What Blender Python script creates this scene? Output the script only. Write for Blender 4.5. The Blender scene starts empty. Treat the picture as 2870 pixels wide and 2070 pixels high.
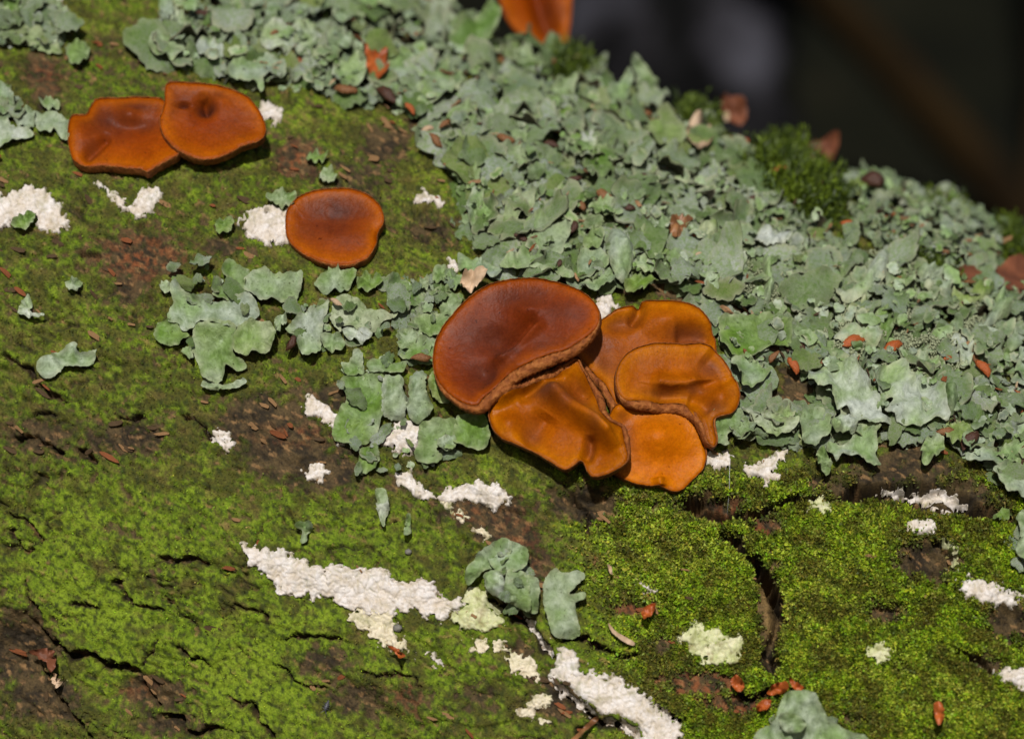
import bpy, math, random
import numpy as np
from mathutils import Vector, Matrix
from mathutils.bvhtree import BVHTree
from mathutils.geometry import delaunay_2d_cdt

random.seed(7)
RNG = np.random.default_rng(7)
scene = bpy.context.scene
COL = scene.collection
scene.unit_settings.scale_length = 0.04          # macro place: 1 unit is about 4 cm

# ------------------------------------------------------------------ camera, sky, sun, exposure
CAM_D = 10.0
cam_data = bpy.data.cameras.new("camera")
cam_data.sensor_width = 36.0
cam_data.lens = 36.0 * CAM_D / 2.87
cam_data.clip_start = 0.05
cam_data.clip_end = 5000
cam_data.dof.use_dof = True
cam_data.dof.focus_distance = CAM_D - 0.08
cam_data.dof.aperture_fstop = 0.62
cam = bpy.data.objects.new("camera", cam_data)
cam.location = (0, -CAM_D, 0)
cam.rotation_euler = (math.radians(90), 0, 0)
COL.objects.link(cam)
scene.camera = cam

SUN_TO = Vector((-0.05, -0.90, 0.43)).normalized()   # high and behind the camera
elev = math.asin(SUN_TO.z)
azim = math.atan2(SUN_TO.x, SUN_TO.y)
world = bpy.data.worlds.new("World")
scene.world = world
world.use_nodes = True
wn = world.node_tree.nodes
bg = wn["Background"]
sky = wn.new("ShaderNodeTexSky")
sky.sky_type = 'NISHITA'
sky.sun_disc = False
sky.sun_elevation = elev
sky.sun_rotation = azim
world.node_tree.links.new(sky.outputs[0], bg.inputs[0])
bg.inputs[1].default_value = 0.05
sun_data = bpy.data.lights.new("sun", 'SUN')
sun_data.energy = 4.0
sun_data.angle = math.radians(2.0)
sun_data.color = (1.0, 0.97, 0.935)
sun = bpy.data.objects.new("sun", sun_data)
sun.rotation_euler = SUN_TO.to_track_quat('Z', 'Y').to_euler()
COL.objects.link(sun)
scene.view_settings.view_transform = 'Standard'
scene.view_settings.look = 'None'
scene.view_settings.exposure = 0.1
scene.view_settings.gamma = 1.0
scene.cycles.use_denoising = True
scene.cycles.max_bounces = 6

# ------------------------------------------------------------------ helpers
def V(p): return np.asarray(p, dtype=np.float64)

_perm = np.random.default_rng(11).permutation(256)
_ang = np.random.default_rng(12).random(256) * 2 * np.pi
_gx, _gy = np.cos(_ang), np.sin(_ang)

def noise(x, y, s=0):
    x = np.asarray(x, float) + s * 17.31
    y = np.asarray(y, float) + s * 9.77
    xi = np.floor(x).astype(np.int64); yi = np.floor(y).astype(np.int64)
    xf = x - xi; yf = y - yi
    u = xf * xf * xf * (xf * (xf * 6 - 15) + 10); v = yf * yf * yf * (yf * (yf * 6 - 15) + 10)
    def g(ix, iy, dx, dy):
        h = _perm[(_perm[ix & 255] + iy) & 255]
        return _gx[h] * dx + _gy[h] * dy
    a = g(xi, yi, xf, yf); b = g(xi + 1, yi, xf - 1, yf)
    c = g(xi, yi + 1, xf, yf - 1); d = g(xi + 1, yi + 1, xf - 1, yf - 1)
    return (a + (b - a) * u + (c - a) * v + (a - b - c + d) * u * v) * 1.5

def fbm(x, y, o=4, s=0, gain=0.5):
    t = 0; a = 1.0; n = 0
    for k in range(o):
        t = t + a * noise(x * 2 ** k, y * 2 ** k, s + k * 3.7); n += a; a *= gain
    return t / n

def sstep(a, b, x):
    t = np.clip((x - a) / (b - a), 0, 1)
    return t * t * (3 - 2 * t)

def mix(a, b, t):
    t = np.asarray(t)[..., None]
    return np.asarray(a) * (1 - t) + np.asarray(b) * t

def np_mesh(name, verts, faces, cols=None, attrs=None, smooth=True):
    """faces: (m,k) array, or a list of (m,k) arrays."""
    me = bpy.data.meshes.new(name)
    verts = np.asarray(verts, np.float32)
    fl = faces if isinstance(faces, list) else [faces]
    fl = [np.asarray(f, np.int32) for f in fl if len(f)]
    me.vertices.add(len(verts)); me.vertices.foreach_set("co", verts.ravel())
    loops = np.concatenate([f.ravel() for f in fl])
    tot = np.concatenate([np.full(len(f), f.shape[1], np.int32) for f in fl])
    st = np.concatenate([[0], np.cumsum(tot)[:-1]]).astype(np.int32)
    me.loops.add(len(loops)); me.loops.foreach_set("vertex_index", loops)
    me.polygons.add(len(tot)); me.polygons.foreach_set("loop_start", st); me.polygons.foreach_set("loop_total", tot)
    me.polygons.foreach_set("use_smooth", np.full(len(tot), smooth))
    me.update(calc_edges=True)
    if cols is not None:
        c = np.ones((len(verts), 4), np.float32); c[:, :3] = cols
        at = me.color_attributes.new("Col", 'FLOAT_COLOR', 'POINT'); at.data.foreach_set("color", c.ravel())
    for k, v in (attrs or {}).items():
        at = me.attributes.new(k, 'FLOAT', 'POINT'); at.data.foreach_set("value", np.asarray(v, np.float32).ravel())
    return me

def link(name, me, mat=None, parent=None):
    o = bpy.data.objects.new(name, me)
    COL.objects.link(o)
    if mat is not None and me is not None and len(me.materials) == 0: me.materials.append(mat)
    if parent is not None: o.parent = parent
    return o

def tag(o, label=None, cat=None, group=None, kind=None):
    for k, v in (("label", label), ("category", cat), ("group", group), ("kind", kind)):
        if v: o[k] = v
    return o

def empty(name, loc, label, cat, group=None):
    o = bpy.data.objects.new(name, None); COL.objects.link(o)
    o.location = loc; o.empty_display_size = 0.05
    return tag(o, label, cat, group)

def resample(pts, step, closed=True):
    """Catmull-Rom through pts, then evenly spaced."""
    P = V(pts); n = len(P)
    out = []
    rng = range(n) if closed else range(n - 1)
    for i in rng:
        if closed: p0, p1, p2, p3 = P[(i - 1) % n], P[i], P[(i + 1) % n], P[(i + 2) % n]
        else: p0, p1, p2, p3 = P[max(i - 1, 0)], P[i], P[i + 1], P[min(i + 2, n - 1)]
        for t in np.linspace(0, 1, 12, endpoint=False):
            out.append(0.5 * ((2 * p1) + (-p0 + p2) * t + (2 * p0 - 5 * p1 + 4 * p2 - p3) * t * t + (-p0 + 3 * p1 - 3 * p2 + p3) * t ** 3))
    if not closed: out.append(P[-1])
    Q = V(out)
    if closed: Q = np.vstack([Q, Q[:1]])
    d = np.concatenate([[0], np.cumsum(np.linalg.norm(np.diff(Q, axis=0), axis=1))])
    m = max(int(round(d[-1] / step)), 6)
    t = np.linspace(0, d[-1], m + (0 if closed else 1), endpoint=not closed)
    return np.stack([np.interp(t, d, Q[:, k]) for k in range(Q.shape[1])], 1)

def seg_dist(X, Y, poly, closed=False):
    """distance, signed side and position along to a polyline."""
    P = V(poly)
    if closed: P = np.vstack([P, P[:1]])
    best = np.full(X.shape, 1e9); side = np.zeros(X.shape); along = np.zeros(X.shape)
    L = np.concatenate([[0], np.cumsum(np.linalg.norm(np.diff(P, axis=0), axis=1))])
    for i in range(len(P) - 1):
        ax, ay = P[i]; dx, dy = P[i + 1] - P[i]
        ll = dx * dx + dy * dy + 1e-12
        t = np.clip(((X - ax) * dx + (Y - ay) * dy) / ll, 0, 1)
        qx = X - ax - t * dx; qy = Y - ay - t * dy
        d = np.hypot(qx, qy)
        m = d < best
        best = np.where(m, d, best); side = np.where(m, dx * qy - dy * qx, side)
        along = np.where(m, (L[i] + t * (L[i + 1] - L[i])) / max(L[-1], 1e-9), along)
    return best, np.sign(side), along

def inside(X, Y, poly):
    P = V(poly); r = np.zeros(X.shape, bool)
    x1, y1 = P[:, 0], P[:, 1]; x2, y2 = np.roll(x1, -1), np.roll(y1, -1)
    for a, b, c, d in zip(x1, y1, x2, y2):
        cond = ((b > Y) != (d > Y))
        if b == d: continue
        xi = (c - a) * (Y - b) / (d - b) + a
        r ^= cond & (X < xi)
    return r

Z = 1870 / 800.0
def zz(ox, oy, pts, s=Z): return [(ox + x / s, oy + y / s) for x, y in pts]

# ------------------------------------------------------------------ materials
def new_mat(name):
    m = bpy.data.materials.new(name); m.use_nodes = True
    nt = m.node_tree; b = nt.nodes["Principled BSDF"]
    return m, nt, b

def N(nt, t, **kw):
    n = nt.nodes.new(t)
    for k, v in kw.items(): setattr(n, k, v)
    return n

def ramp(nt, fac, stops):
    r = N(nt, "ShaderNodeValToRGB"); e = r.color_ramp.elements
    while len(e) < len(stops): e.new(0.5)
    for i, (p, c) in enumerate(stops):
        e[i].position = p; e[i].color = (*c, 1)
    nt.links.new(fac, r.inputs[0]); return r.outputs[0]

def tex(nt, scale, detail=4, kind="noise", coord="Object", rough=0.55):
    tc = N(nt, "ShaderNodeTexCoord")
    n = N(nt, "ShaderNodeTexNoise" if kind == "noise" else "ShaderNodeTexVoronoi")
    n.inputs["Scale"].default_value = scale
    if kind == "noise":
        n.inputs["Detail"].default_value = detail; n.inputs["Roughness"].default_value = rough
    nt.links.new(tc.outputs[coord], n.inputs["Vector"])
    return n

def mixc(nt, a, b, fac, mode='MIX'):
    m = N(nt, "ShaderNodeMix", data_type='RGBA', blend_type=mode)
    for s, v in ((m.inputs[6], a), (m.inputs[7], b), (m.inputs[0], fac)):
        if hasattr(v, "links"): nt.links.new(v, s)
        elif isinstance(v, tuple): s.default_value = (*v, 1)
        else: s.default_value = v
    return m.outputs[2]

def bump(nt, b, h, strength, dist):
    n = N(nt, "ShaderNodeBump"); n.inputs["Strength"].default_value = strength; n.inputs["Distance"].default_value = dist
    nt.links.new(h, n.inputs["Height"]); nt.links.new(n.outputs[0], b.inputs["Normal"])

def attr(nt, name, out="Fac"):
    a = N(nt, "ShaderNodeAttribute"); a.attribute_name = name
    return a.outputs[out]

def mat_vcol(name, rough=0.85, spec=0.2, fine=220, amp=(0.55, 1.45), bmp=0.5, bd=0.004, trans=0.0):
    m, nt, b = new_mat(name)
    c = attr(nt, "Col", "Color")
    n = tex(nt, fine, 5)
    g = ramp(nt, n.outputs["Fac"], [(0.3, (amp[0],) * 3), (0.7, (amp[1],) * 3)])
    nt.links.new(mixc(nt, c, g, 1.0, 'MULTIPLY'), b.inputs["Base Color"])
    b.inputs["Roughness"].default_value = rough; b.inputs["Specular IOR Level"].default_value = spec
    if bmp: bump(nt, b, n.outputs["Fac"], bmp, bd)
    if trans: b.inputs["Transmission Weight"].default_value = 0
    return m

M_LOG = mat_vcol("weathered_bark", 0.8, 0.25, 160, (0.6, 1.4), 0.8, 0.006)
M_MOSS = mat_vcol("moss_leaf", 0.6, 0.3, 60, (0.8, 1.2), 0)

def mat_lichen():
    m, nt, b = new_mat("foliose_lichen")
    rnd = N(nt, "ShaderNodeObjectInfo").outputs["Random"]
    grey = ramp(nt, rnd, [(0.0, (0.263, 0.296, 0.227)), (0.12, (0.157, 0.209, 0.099)), (0.25, (0.330, 0.360, 0.307)), (0.4, (0.106, 0.159, 0.054)), (0.52, (0.241, 0.283, 0.230)), (0.64, (0.179, 0.215, 0.064)), (0.76, (0.370, 0.390, 0.358)), (0.88, (0.196, 0.243, 0.160)), (1.0, (0.286, 0.322, 0.275))])
    n1 = tex(nt, 9, 4); n2 = tex(nt, 70, 4); n3 = tex(nt, 22, 5)
    gr = attr(nt, "green")
    col = mixc(nt, grey, (0.112, 0.178, 0.030), gr)
    patch = ramp(nt, n1.outputs["Fac"], [(0.38, (0.74, 0.90, 0.50)), (0.55, (1.05, 1.05, 1.08))])
    col = mixc(nt, col, patch, 1.0, 'MULTIPLY')
    blot = ramp(nt, n3.outputs["Fac"], [(0.32, (0.72, 0.76, 0.62)), (0.5, (1.0, 1.0, 1.0)), (0.72, (1.14, 1.12, 1.10))])
    col = mixc(nt, col, blot, 1.0, 'MULTIPLY')
    spk = ramp(nt, tex(nt, 120, 2).outputs["Fac"], [(0.27, (0.35, 0.34, 0.25)), (0.34, (1, 1, 1))])
    col = mixc(nt, col, spk, 1.0, 'MULTIPLY')
    gran = ramp(nt, n2.outputs["Fac"], [(0.3, (0.74, 0.75, 0.70)), (0.7, (1.20, 1.20, 1.18))])
    col = mixc(nt, col, gran, 1.0, 'MULTIPLY')
    tn = N(nt, "ShaderNodeMath", operation='ADD'); tn.inputs[1].default_value = 1.0
    nt.links.new(attr(nt, "tone"), tn.inputs[0])
    vm = N(nt, "ShaderNodeVectorMath", operation='SCALE'); nt.links.new(col, vm.inputs[0]); nt.links.new(tn.outputs[0], vm.inputs["Scale"])
    col = vm.outputs[0]
    col = mixc(nt, col, (0.33, 0.345, 0.215), attr(nt, "sored"))
    col = mixc(nt, col, (0.030, 0.019, 0.010), attr(nt, "under"))
    nt.links.new(col, b.inputs["Base Color"])
    b.inputs["Roughness"].default_value = 0.50; b.inputs["Specular IOR Level"].default_value = 0.24
    bump(nt, b, n2.outputs["Fac"], 0.7, 0.007)
    return m
M_LICHEN = mat_lichen()

def mat_crust(name, c1, c2):
    m, nt, b = new_mat(name)
    n = tex(nt, 30, 4); v = tex(nt, 48, kind="voronoi")
    base = mixc(nt, c1, c2, ramp(nt, n.outputs["Fac"], [(0.35, (0, 0, 0)), (0.65, (1, 1, 1))]))
    d = ramp(nt, tex(nt, 110, 5).outputs["Fac"], [(0.3, (0.82,) * 3), (0.6, (1.05,) * 3)])
    base = mixc(nt, base, d, 1.0, 'MULTIPLY')
    stain = ramp(nt, tex(nt, 7, 3).outputs["Fac"], [(0.4, (0.15, 0.16, 0.045)), (0.6, (0.20, 0.14, 0.075))])
    base = mixc(nt, base, stain, attr(nt, "dirt"))
    nt.links.new(base, b.inputs["Base Color"])
    b.inputs["Roughness"].default_value = 0.9; b.inputs["Specular IOR Level"].default_value = 0.15
    bump(nt, b, n.outputs["Fac"], 0.4, 0.01)
    return m
M_CRUST = mat_crust("white_crust", (0.53, 0.455, 0.37), (0.65, 0.605, 0.57))
M_CRUST_CREAM = mat_crust("cream_crust", (0.56, 0.50, 0.34), (0.68, 0.60, 0.46))
M_CRUST_LIME = mat_crust("lime_crust", (0.42, 0.45, 0.20), (0.60, 0.58, 0.38))

def mat_disc(name, c0, c1, c2, c3, dark):
    m, nt, b = new_mat(name)
    n = tex(nt, 5, 4); f = tex(nt, 160, 3)
    e = attr(nt, "edge"); pig_shade_fac = attr(nt, "pigment_shade")
    body = ramp(nt, e, [(0.0, c0), (0.13, c1), (0.42, c2), (1.0, c3)])
    body = mixc(nt, body, dark, pig_shade_fac)  # dark tone: the cap's own pigment plus painted fold shade and grey sheen
    mot = ramp(nt, n.outputs["Fac"], [(0.35, (0.86, 0.82, 0.8)), (0.65, (1.10, 1.12, 1.1))])
    body = mixc(nt, body, mot, 1.0, 'MULTIPLY')
    gr = ramp(nt, f.outputs["Fac"], [(0.3, (0.86,) * 3), (0.7, (1.14,) * 3)])
    body = mixc(nt, body, gr, 1.0, 'MULTIPLY')
    f2 = tex(nt, 32, 5)
    body = mixc(nt, body, ramp(nt, f2.outputs["Fac"], [(0.3, (0.84, 0.80, 0.8)), (0.68, (1.10, 1.12, 1.1))]), 1.0, 'MULTIPLY')
    body = mixc(nt, body, ramp(nt, tex(nt, 75, 2).outputs["Fac"], [(0.25, (0.45, 0.4, 0.4)), (0.30, (1, 1, 1))]), 1.0, 'MULTIPLY')
    nt.links.new(body, b.inputs["Base Color"])
    rr_ = ramp(nt, tex(nt, 3.5, 4).outputs["Fac"], [(0.35, (0.30,) * 3), (0.65, (0.50,) * 3)])
    nt.links.new(rr_, b.inputs["Roughness"]); b.inputs["Specular IOR Level"].default_value = 0.06
    b.inputs["Subsurface Weight"].default_value = 0.10
    b.inputs["Subsurface Radius"].default_value = (0.05, 0.016, 0.002)
    bump(nt, b, f.outputs["Fac"], 0.25, 0.005)
    return m
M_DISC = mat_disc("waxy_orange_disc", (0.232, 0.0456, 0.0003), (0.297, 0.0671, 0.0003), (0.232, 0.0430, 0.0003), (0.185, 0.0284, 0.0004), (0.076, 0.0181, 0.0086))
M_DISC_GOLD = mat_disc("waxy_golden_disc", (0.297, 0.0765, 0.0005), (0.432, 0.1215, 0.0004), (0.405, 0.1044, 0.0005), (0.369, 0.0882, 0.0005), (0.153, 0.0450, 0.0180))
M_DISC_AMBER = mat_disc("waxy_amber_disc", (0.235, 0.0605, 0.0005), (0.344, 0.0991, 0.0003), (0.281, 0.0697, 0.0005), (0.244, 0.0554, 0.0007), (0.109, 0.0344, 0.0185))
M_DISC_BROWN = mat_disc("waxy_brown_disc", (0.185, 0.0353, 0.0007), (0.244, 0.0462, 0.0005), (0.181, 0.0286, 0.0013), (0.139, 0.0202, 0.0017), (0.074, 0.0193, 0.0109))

def mat_simple(name, stops, scale, rough=0.8, spec=0.2, bs=0.5, bd=0.01, detail=5, coord="Object"):
    m, nt, b = new_mat(name)
    n = tex(nt, scale, detail, coord=coord)
    nt.links.new(ramp(nt, n.outputs["Fac"], stops), b.inputs["Base Color"])
    b.inputs["Roughness"].default_value = rough; b.inputs["Specular IOR Level"].default_value = spec
    if bs: bump(nt, b, n.outputs["Fac"], bs, bd)
    return m
M_RIM = mat_simple("scurfy_brown_rim", [(0.3, (0.12, 0.030, 0.005)), (0.5, (0.23, 0.066, 0.011)), (0.72, (0.36, 0.13, 0.030))], 60, 0.7, 0.25, 1.0, 0.012)
M_UNDER = mat_simple("scurfy_brown_underside", [(0.3, (0.05, 0.02, 0.008)), (0.7, (0.17, 0.075, 0.03))], 50, 0.8, 0.2, 0.8, 0.01)
M_HUSK = mat_simple("brown_husk", [(0.3, (0.07, 0.026, 0.009)), (0.55, (0.20, 0.085, 0.028)), (0.75, (0.34, 0.17, 0.07))], 14, 0.5, 0.4, 0.4, 0.01)
M_HUSK_DARK = mat_simple("dark_husk", [(0.3, (0.018, 0.009, 0.006)), (0.7, (0.09, 0.032, 0.014))], 14, 0.45, 0.4, 0.4, 0.01)
M_HUSK_RED = mat_simple("orange_husk", [(0.3, (0.18, 0.035, 0.006)), (0.7, (0.45, 0.11, 0.02))], 14, 0.5, 0.4, 0.4, 0.01)
M_HUSK_PALE = mat_simple("pale_husk", [(0.3, (0.30, 0.19, 0.10)), (0.7, (0.55, 0.40, 0.27))], 18, 0.6, 0.3, 0.4, 0.01)
M_LEAF_DEAD = mat_simple("dead_leaf", [(0.3, (0.075, 0.024, 0.011)), (0.7, (0.20, 0.068, 0.030))], 12, 0.6, 0.3, 0.4, 0.01)

# ------------------------------------------------------------------ the log: a superelliptic trunk lying across the view
ALPHA, BETA = math.radians(22.5), math.radians(8)
AX = V((math.cos(ALPHA) * math.cos(BETA), -math.sin(BETA), -math.sin(ALPHA) * math.cos(BETA)))
NX = V((math.sin(ALPHA), 0, math.cos(ALPHA)))
FX = np.cross(NX, AX); FX /= np.linalg.norm(FX)
if FX[1] > 0: FX = -FX
LA, LB, LP = 1.90, 1.70, 2.3
ORG = NX * (-0.93) + V((0, 1.54, 0))

def project(P):
    s = CAM_D / (P[..., 1] + CAM_D)
    return (P[..., 0] * s + 1.435) * 1000, (1.035 - P[..., 2] * s) * 1000

def ray(px, py):
    d = np.stack([np.asarray(px, float) / 1000 - 1.435, np.full(np.shape(px), CAM_D), 1.035 - np.asarray(py, float) / 1000], -1)
    return d

CAMP = V((0, -CAM_D, 0))

def base_normal(P):
    R = P - ORG
    u = R @ NX; v = R @ FX
    gu = np.sign(u) * np.abs(u / LA) ** (LP - 1) / LA
    gv = np.sign(v) * np.abs(v / LB) ** (LP - 1) / LB
    n = gu[..., None] * NX + gv[..., None] * FX
    return n / (np.linalg.norm(n, axis=-1, keepdims=True) + 1e-12)

ph = np.linspace(-math.pi * 0.5, math.pi * 1.5, 20001)
prof = np.stack([LA * np.sign(np.cos(ph)) * np.abs(np.cos(ph)) ** (2 / LP), LB * np.sign(np.sin(ph)) * np.abs(np.sin(ph)) ** (2 / LP)], 1)
arc = np.concatenate([[0], np.cumsum(np.linalg.norm(np.diff(prof, axis=0), axis=1))])
i0 = np.searchsorted(ph, math.radians(-28)); i1 = np.searchsorted(ph, math.radians(122))
STEP = 0.0046
t_dense = np.arange(arc[i0], arc[i1], STEP)
t_all = np.concatenate([np.linspace(0, arc[i0], 24, endpoint=False), t_dense, np.linspace(arc[i1], arc[-1], 40, endpoint=False)])
d0 = 24; d1 = 24 + len(t_dense)
a_dense = np.arange(-2.0, 2.08, STEP)
a_all = np.concatenate([np.linspace(-7, -2.0, 40, endpoint=False), a_dense, np.linspace(2.1, 6, 40)])
e0 = 40; e1 = 40 + len(a_dense)
pu = np.interp(t_all, arc, prof[:, 0]); pv = np.interp(t_all, arc, prof[:, 1])
base = ORG + a_all[:, None, None] * AX + (pu[:, None] * NX + pv[:, None] * FX)[None]
na, nt_ = base.shape[:2]
bn = base_normal(base)
U = np.broadcast_to(a_all[:, None], (na, nt_)); W = np.broadcast_to(t_all[None, :], (na, nt_))
PX, PY = project(base)

# ground under the thick lichen mats: bare dark bark, no moss
LICHEN_BEDS = [[(440, 60), (560, 25), (700, -60), (1360, -60), (1390, 60), (1330, 150), (1290, 250), (1290, 400), (1180, 370), (1130, 310), (1000, 280), (900, 250), (780, 230), (640, 220), (540, 180), (430, 170)],
    [(1330, 160), (1420, 150), (1520, 190), (1600, 250), (1720, 260), (1900, 350), (2000, 400), (2070, 480), (2180, 590), (2420, 740), (2560, 800), (2700, 820), (2900, 850), (2900, 1360), (2760, 1310), (2640, 1190), (2420, 1160), (2240, 1150), (2060, 1150), (2060, 1030), (1970, 850), (1590, 800), (1400, 740), (1340, 690), (1290, 560), (1230, 440), (1290, 400)]]
# cracks and furrows: (points, half width px, depth, ledge height on the upper side)
Bq = (0, 1370); Cq = (700, 1370); Dq = (1400, 1370); Eq = (2070, 1370); Aq = (0, 650)
CR = []
def crack(q, pts, w, d, ledge=0.0): CR.append((zz(q[0], q[1], pts), w, d, ledge))
crack(Bq, [(200, 880), (270, 930), (300, 990), (390, 1050), (450, 1090), (570, 1080), (620, 1130), (700, 1160), (780, 1165), (880, 1200), (905, 1220)], 12, .075, .035)
crack(Bq, [(905, 1260), (940, 1350), (1030, 1440)], 9, .06, .02)
crack(Bq, [(1040, 1500), (1110, 1490), (1170, 1500), (1210, 1580), (1240, 1605), (1330, 1580), (1440, 1550)], 11, .065, .03)
crack(Bq, [(230, 1180), (310, 1290), (380, 1390), (480, 1500), (560, 1590), (600, 1650)], 8, .06, .03)
crack(Bq, [(1640, 1390), (1680, 1490), (1750, 1570), (1820, 1650)], 8, .06, .01)
crack(Bq, [(900, 1180), (980, 1080), (1040, 980)], 5, .03)
crack(Bq, [(40, 160), (150, 200), (230, 270), (280, 360)], 5, .03, .01)
crack(Bq, [(50, 250), (110, 310), (150, 390), (230, 400)], 5, .03, .01)
crack(Bq, [(160, 590), (190, 700), (260, 830)], 6, .04, .012)
crack(Bq, [(740, 590), (770, 640), (860, 740), (870, 780)], 7, .04)
crack(Bq, [(870, 740), (960, 780), (1080, 790)], 4, .03, .01)
crack(Bq, [(1060, 680), (1200, 830), (1300, 890), (1390, 970)], 4, .025)
crack(Bq, [(430, 750), (570, 760), (650, 790)], 4, .03)
crack(Bq, [(1150, 1030), (1250, 1090), (1340, 1120), (1390, 1180)], 6, .035, .015)
crack(Bq, [(1520, 760), (1620, 780), (1720, 800), (1770, 880)], 5, .03, .015)
crack(Bq, [(1010, 430), (1150, 480), (1290, 450), (1390, 490)], 6, .035, .012)
crack(Bq, [(1480, 1360), (1580, 1420), (1640, 1390)], 4, .03)
crack(Aq, [(70, 1330), (130, 1350), (190, 1330), (300, 1390), (430, 1470)], 7, .05, .015)
crack(Aq, [(500, 1420), (580, 1470), (640, 1510)], 9, .05, .01)
crack(Aq, [(0, 800), (100, 830), (180, 900), (250, 1000), (330, 1060), (450, 1085)], 7, .04, .012)
crack(Aq, [(780, 1210), (860, 1230), (950, 1210)], 7, .04, .012)
crack(Aq, [(1190, 1190), (1290, 1220), (1370, 1330), (1450, 1380), (1520, 1460)], 6, .05, .01)
crack(Aq, [(530, 150), (600, 160), (680, 175)], 7, .04, .01)
crack(Aq, [(200, 1200), (300, 1180), (400, 1210)], 5, .03)
crack(Cq, [(160, 1140), (240, 1170), (320, 1270), (420, 1300), (520, 1300)], 5, .035, .012)
crack(Cq, [(210, 980), (330, 965), (480, 960), (640, 1000)], 5, .03, .015)
crack(Cq, [(700, 1180), (830, 1220), (960, 1210), (1090, 1240), (1130, 1330)], 5, .03, .012)
crack(Cq, [(1560, 720), (1640, 760), (1730, 810), (1800, 860), (1880, 930)], 20, .12, .04)
crack(Dq, [(180, 860), (230, 930), (290, 1020), (350, 1100)], 13, .10, .02)
crack(Dq, [(340, 1240), (430, 1350), (560, 1450), (660, 1530), (780, 1540), (880, 1600), (930, 1660)], 15, .09, .03)
crack(Dq, [(380, 1010), (460, 965), (560, 975), (660, 1030), (740, 1060), (800, 1100), (870, 1085), (930, 1020)], 8, .07, .03)
crack(Dq, [(960, 1350), (1080, 1450), (1180, 1510), (1240, 1490)], 7, .06, .025)
crack(Dq, [(480, 1620), (560, 1560), (640, 1500)], 8, .05)
crack(Dq, [(1200, 60), (1330, 110), (1450, 150), (1580, 170)], 26, .11)
crack(Dq, [(1430, 270), (1560, 330), (1600, 410), (1700, 480), (1760, 570), (1810, 690), (1840, 800)], 18, .12)
crack(Dq, [(470, 10), (500, 60), (560, 110), (580, 200), (575, 300)], 9, .05, .03)
crack(Eq, [(30, 410), (130, 490), (200, 600), (250, 720), (270, 840), (230, 960), (190, 1060), (220, 1200), (240, 1270)], 22, .09)
crack(Eq, [(-20, 1340), (90, 1370), (180, 1330), (230, 1280)], 13, .09, .02)
crack(Eq, [(560, 75), (640, 70), (800, 15), (1000, -5), (1200, -5), (1360, 10), (1450, 60), (1540, 120), (1660, 150), (1760, 190), (1900, 240)], 22, .15, .03)
crack(Eq, [(-60, 150), (60, 170), (200, 120), (330, 80), (460, 60), (580, 75)], 13, .09, .02)
crack(Eq, [(1000, 40), (1150, 70), (1300, 110), (1450, 120)], 22, .06)
crack(Eq, [(1400, 1040), (1500, 1080), (1640, 1150), (1700, 1220)], 11, .06, .02)
crack(Eq, [(1260, 300), (1340, 340), (1400, 420), (1420, 520)], 9, .06)
crack(Eq, [(1790, 500), (1840, 540), (1880, 570)], 10, .07, .02)
crack((700, 0), [(1290, 1070), (1380, 1100), (1440, 1180)], 6, .03)
crack((700, 650), [(610, 1000), (640, 1070), (670, 1110)], 6, .04)
# hollows: px, py, rx, ry, depth
HOLLOW = [(2600, 1560, 70, 55, .07), (2830, 1730, 60, 50, .05), (1660, 1395, 70, 30, .06), (1990, 1400, 70, 22, .05), (1170, 60, 60, 20, .05),
          (880, 30, 60, 16, .05), (60, 1840, 120, 90, .05), (400, 1930, 120, 60, .03), (2480, 1710, 60, 30, .03), (2300, 1345, 60, 18, .03)]

disp = 0.045 * fbm(U * 0.9, W * 0.9, 3, 1) * 1.4
wu = U + 0.12 * fbm(U * 2.2, W * 2.2, 3, 2); ww = W + 0.10 * fbm(U * 2.0, W * 2.0, 3, 5)
rg = np.abs(fbm(wu * 1.3, ww * 4.2, 3, 8))
disp -= 0.014 * (1 - sstep(0.0, 0.09, rg)) * sstep(-.1, .25, fbm(U * 1.5, W * 1.5, 2, 77))
disp += 0.022 * fbm(wu * 3.5, ww * 7.5, 4, 14)
D_ = (slice(e0, e1), slice(d0, d1))                        # the dense, visible part
u_, w_, x_, y_ = U[D_], W[D_], PX[D_], PY[D_]
dd = disp[D_].copy()
wx = x_ + 9 * noise(x_ / 28, y_ / 28, 40) + 4 * noise(x_ / 9, y_ / 9, 43)
wy = y_ + 9 * noise(x_ / 28, y_ / 28, 41) + 4 * noise(x_ / 9, y_ / 9, 44)
crk = np.zeros_like(dd)
for pts, w, d, ledge in CR:
    P = V(pts); pad = 130
    bb = (x_ > P[:, 0].min() - pad) & (x_ < P[:, 0].max() + pad) & (y_ > P[:, 1].min() - pad) & (y_ < P[:, 1].max() + pad)
    if not bb.any(): continue
    ds, sd, al = seg_dist(wx[bb], wy[bb], pts)
    tap = np.clip(np.minimum(al, 1 - al) * 6 + 0.25, 0, 1)
    ww_ = w * (0.55 + 0.45 * tap) * (0.8 + 0.5 * noise(wx[bb] / 50, wy[bb] / 50, 47))
    g = np.exp(-(ds / np.maximum(ww_, 2.0)) ** 2 * 1.6)
    off = -d * g * tap
    if ledge:
        up = (sd < 0).astype(float)                        # the side towards the top of the picture
        off += ledge * tap * np.exp(-ds / 70) * (up - 0.25) * (1 - g)
    dd[bb] += off
    crk[bb] = np.maximum(crk[bb], np.exp(-(ds / (np.maximum(ww_, 2.0) * 1.5)) ** 2) * tap)
holl = np.zeros_like(dd)
for hx, hy, rx, ry, d in HOLLOW:
    g = np.exp(-(((wx - hx) / rx) ** 2 + ((wy - hy) / ry) ** 2) * 1.1)
    dd -= d * g; holl = np.maximum(holl, g)
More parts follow.
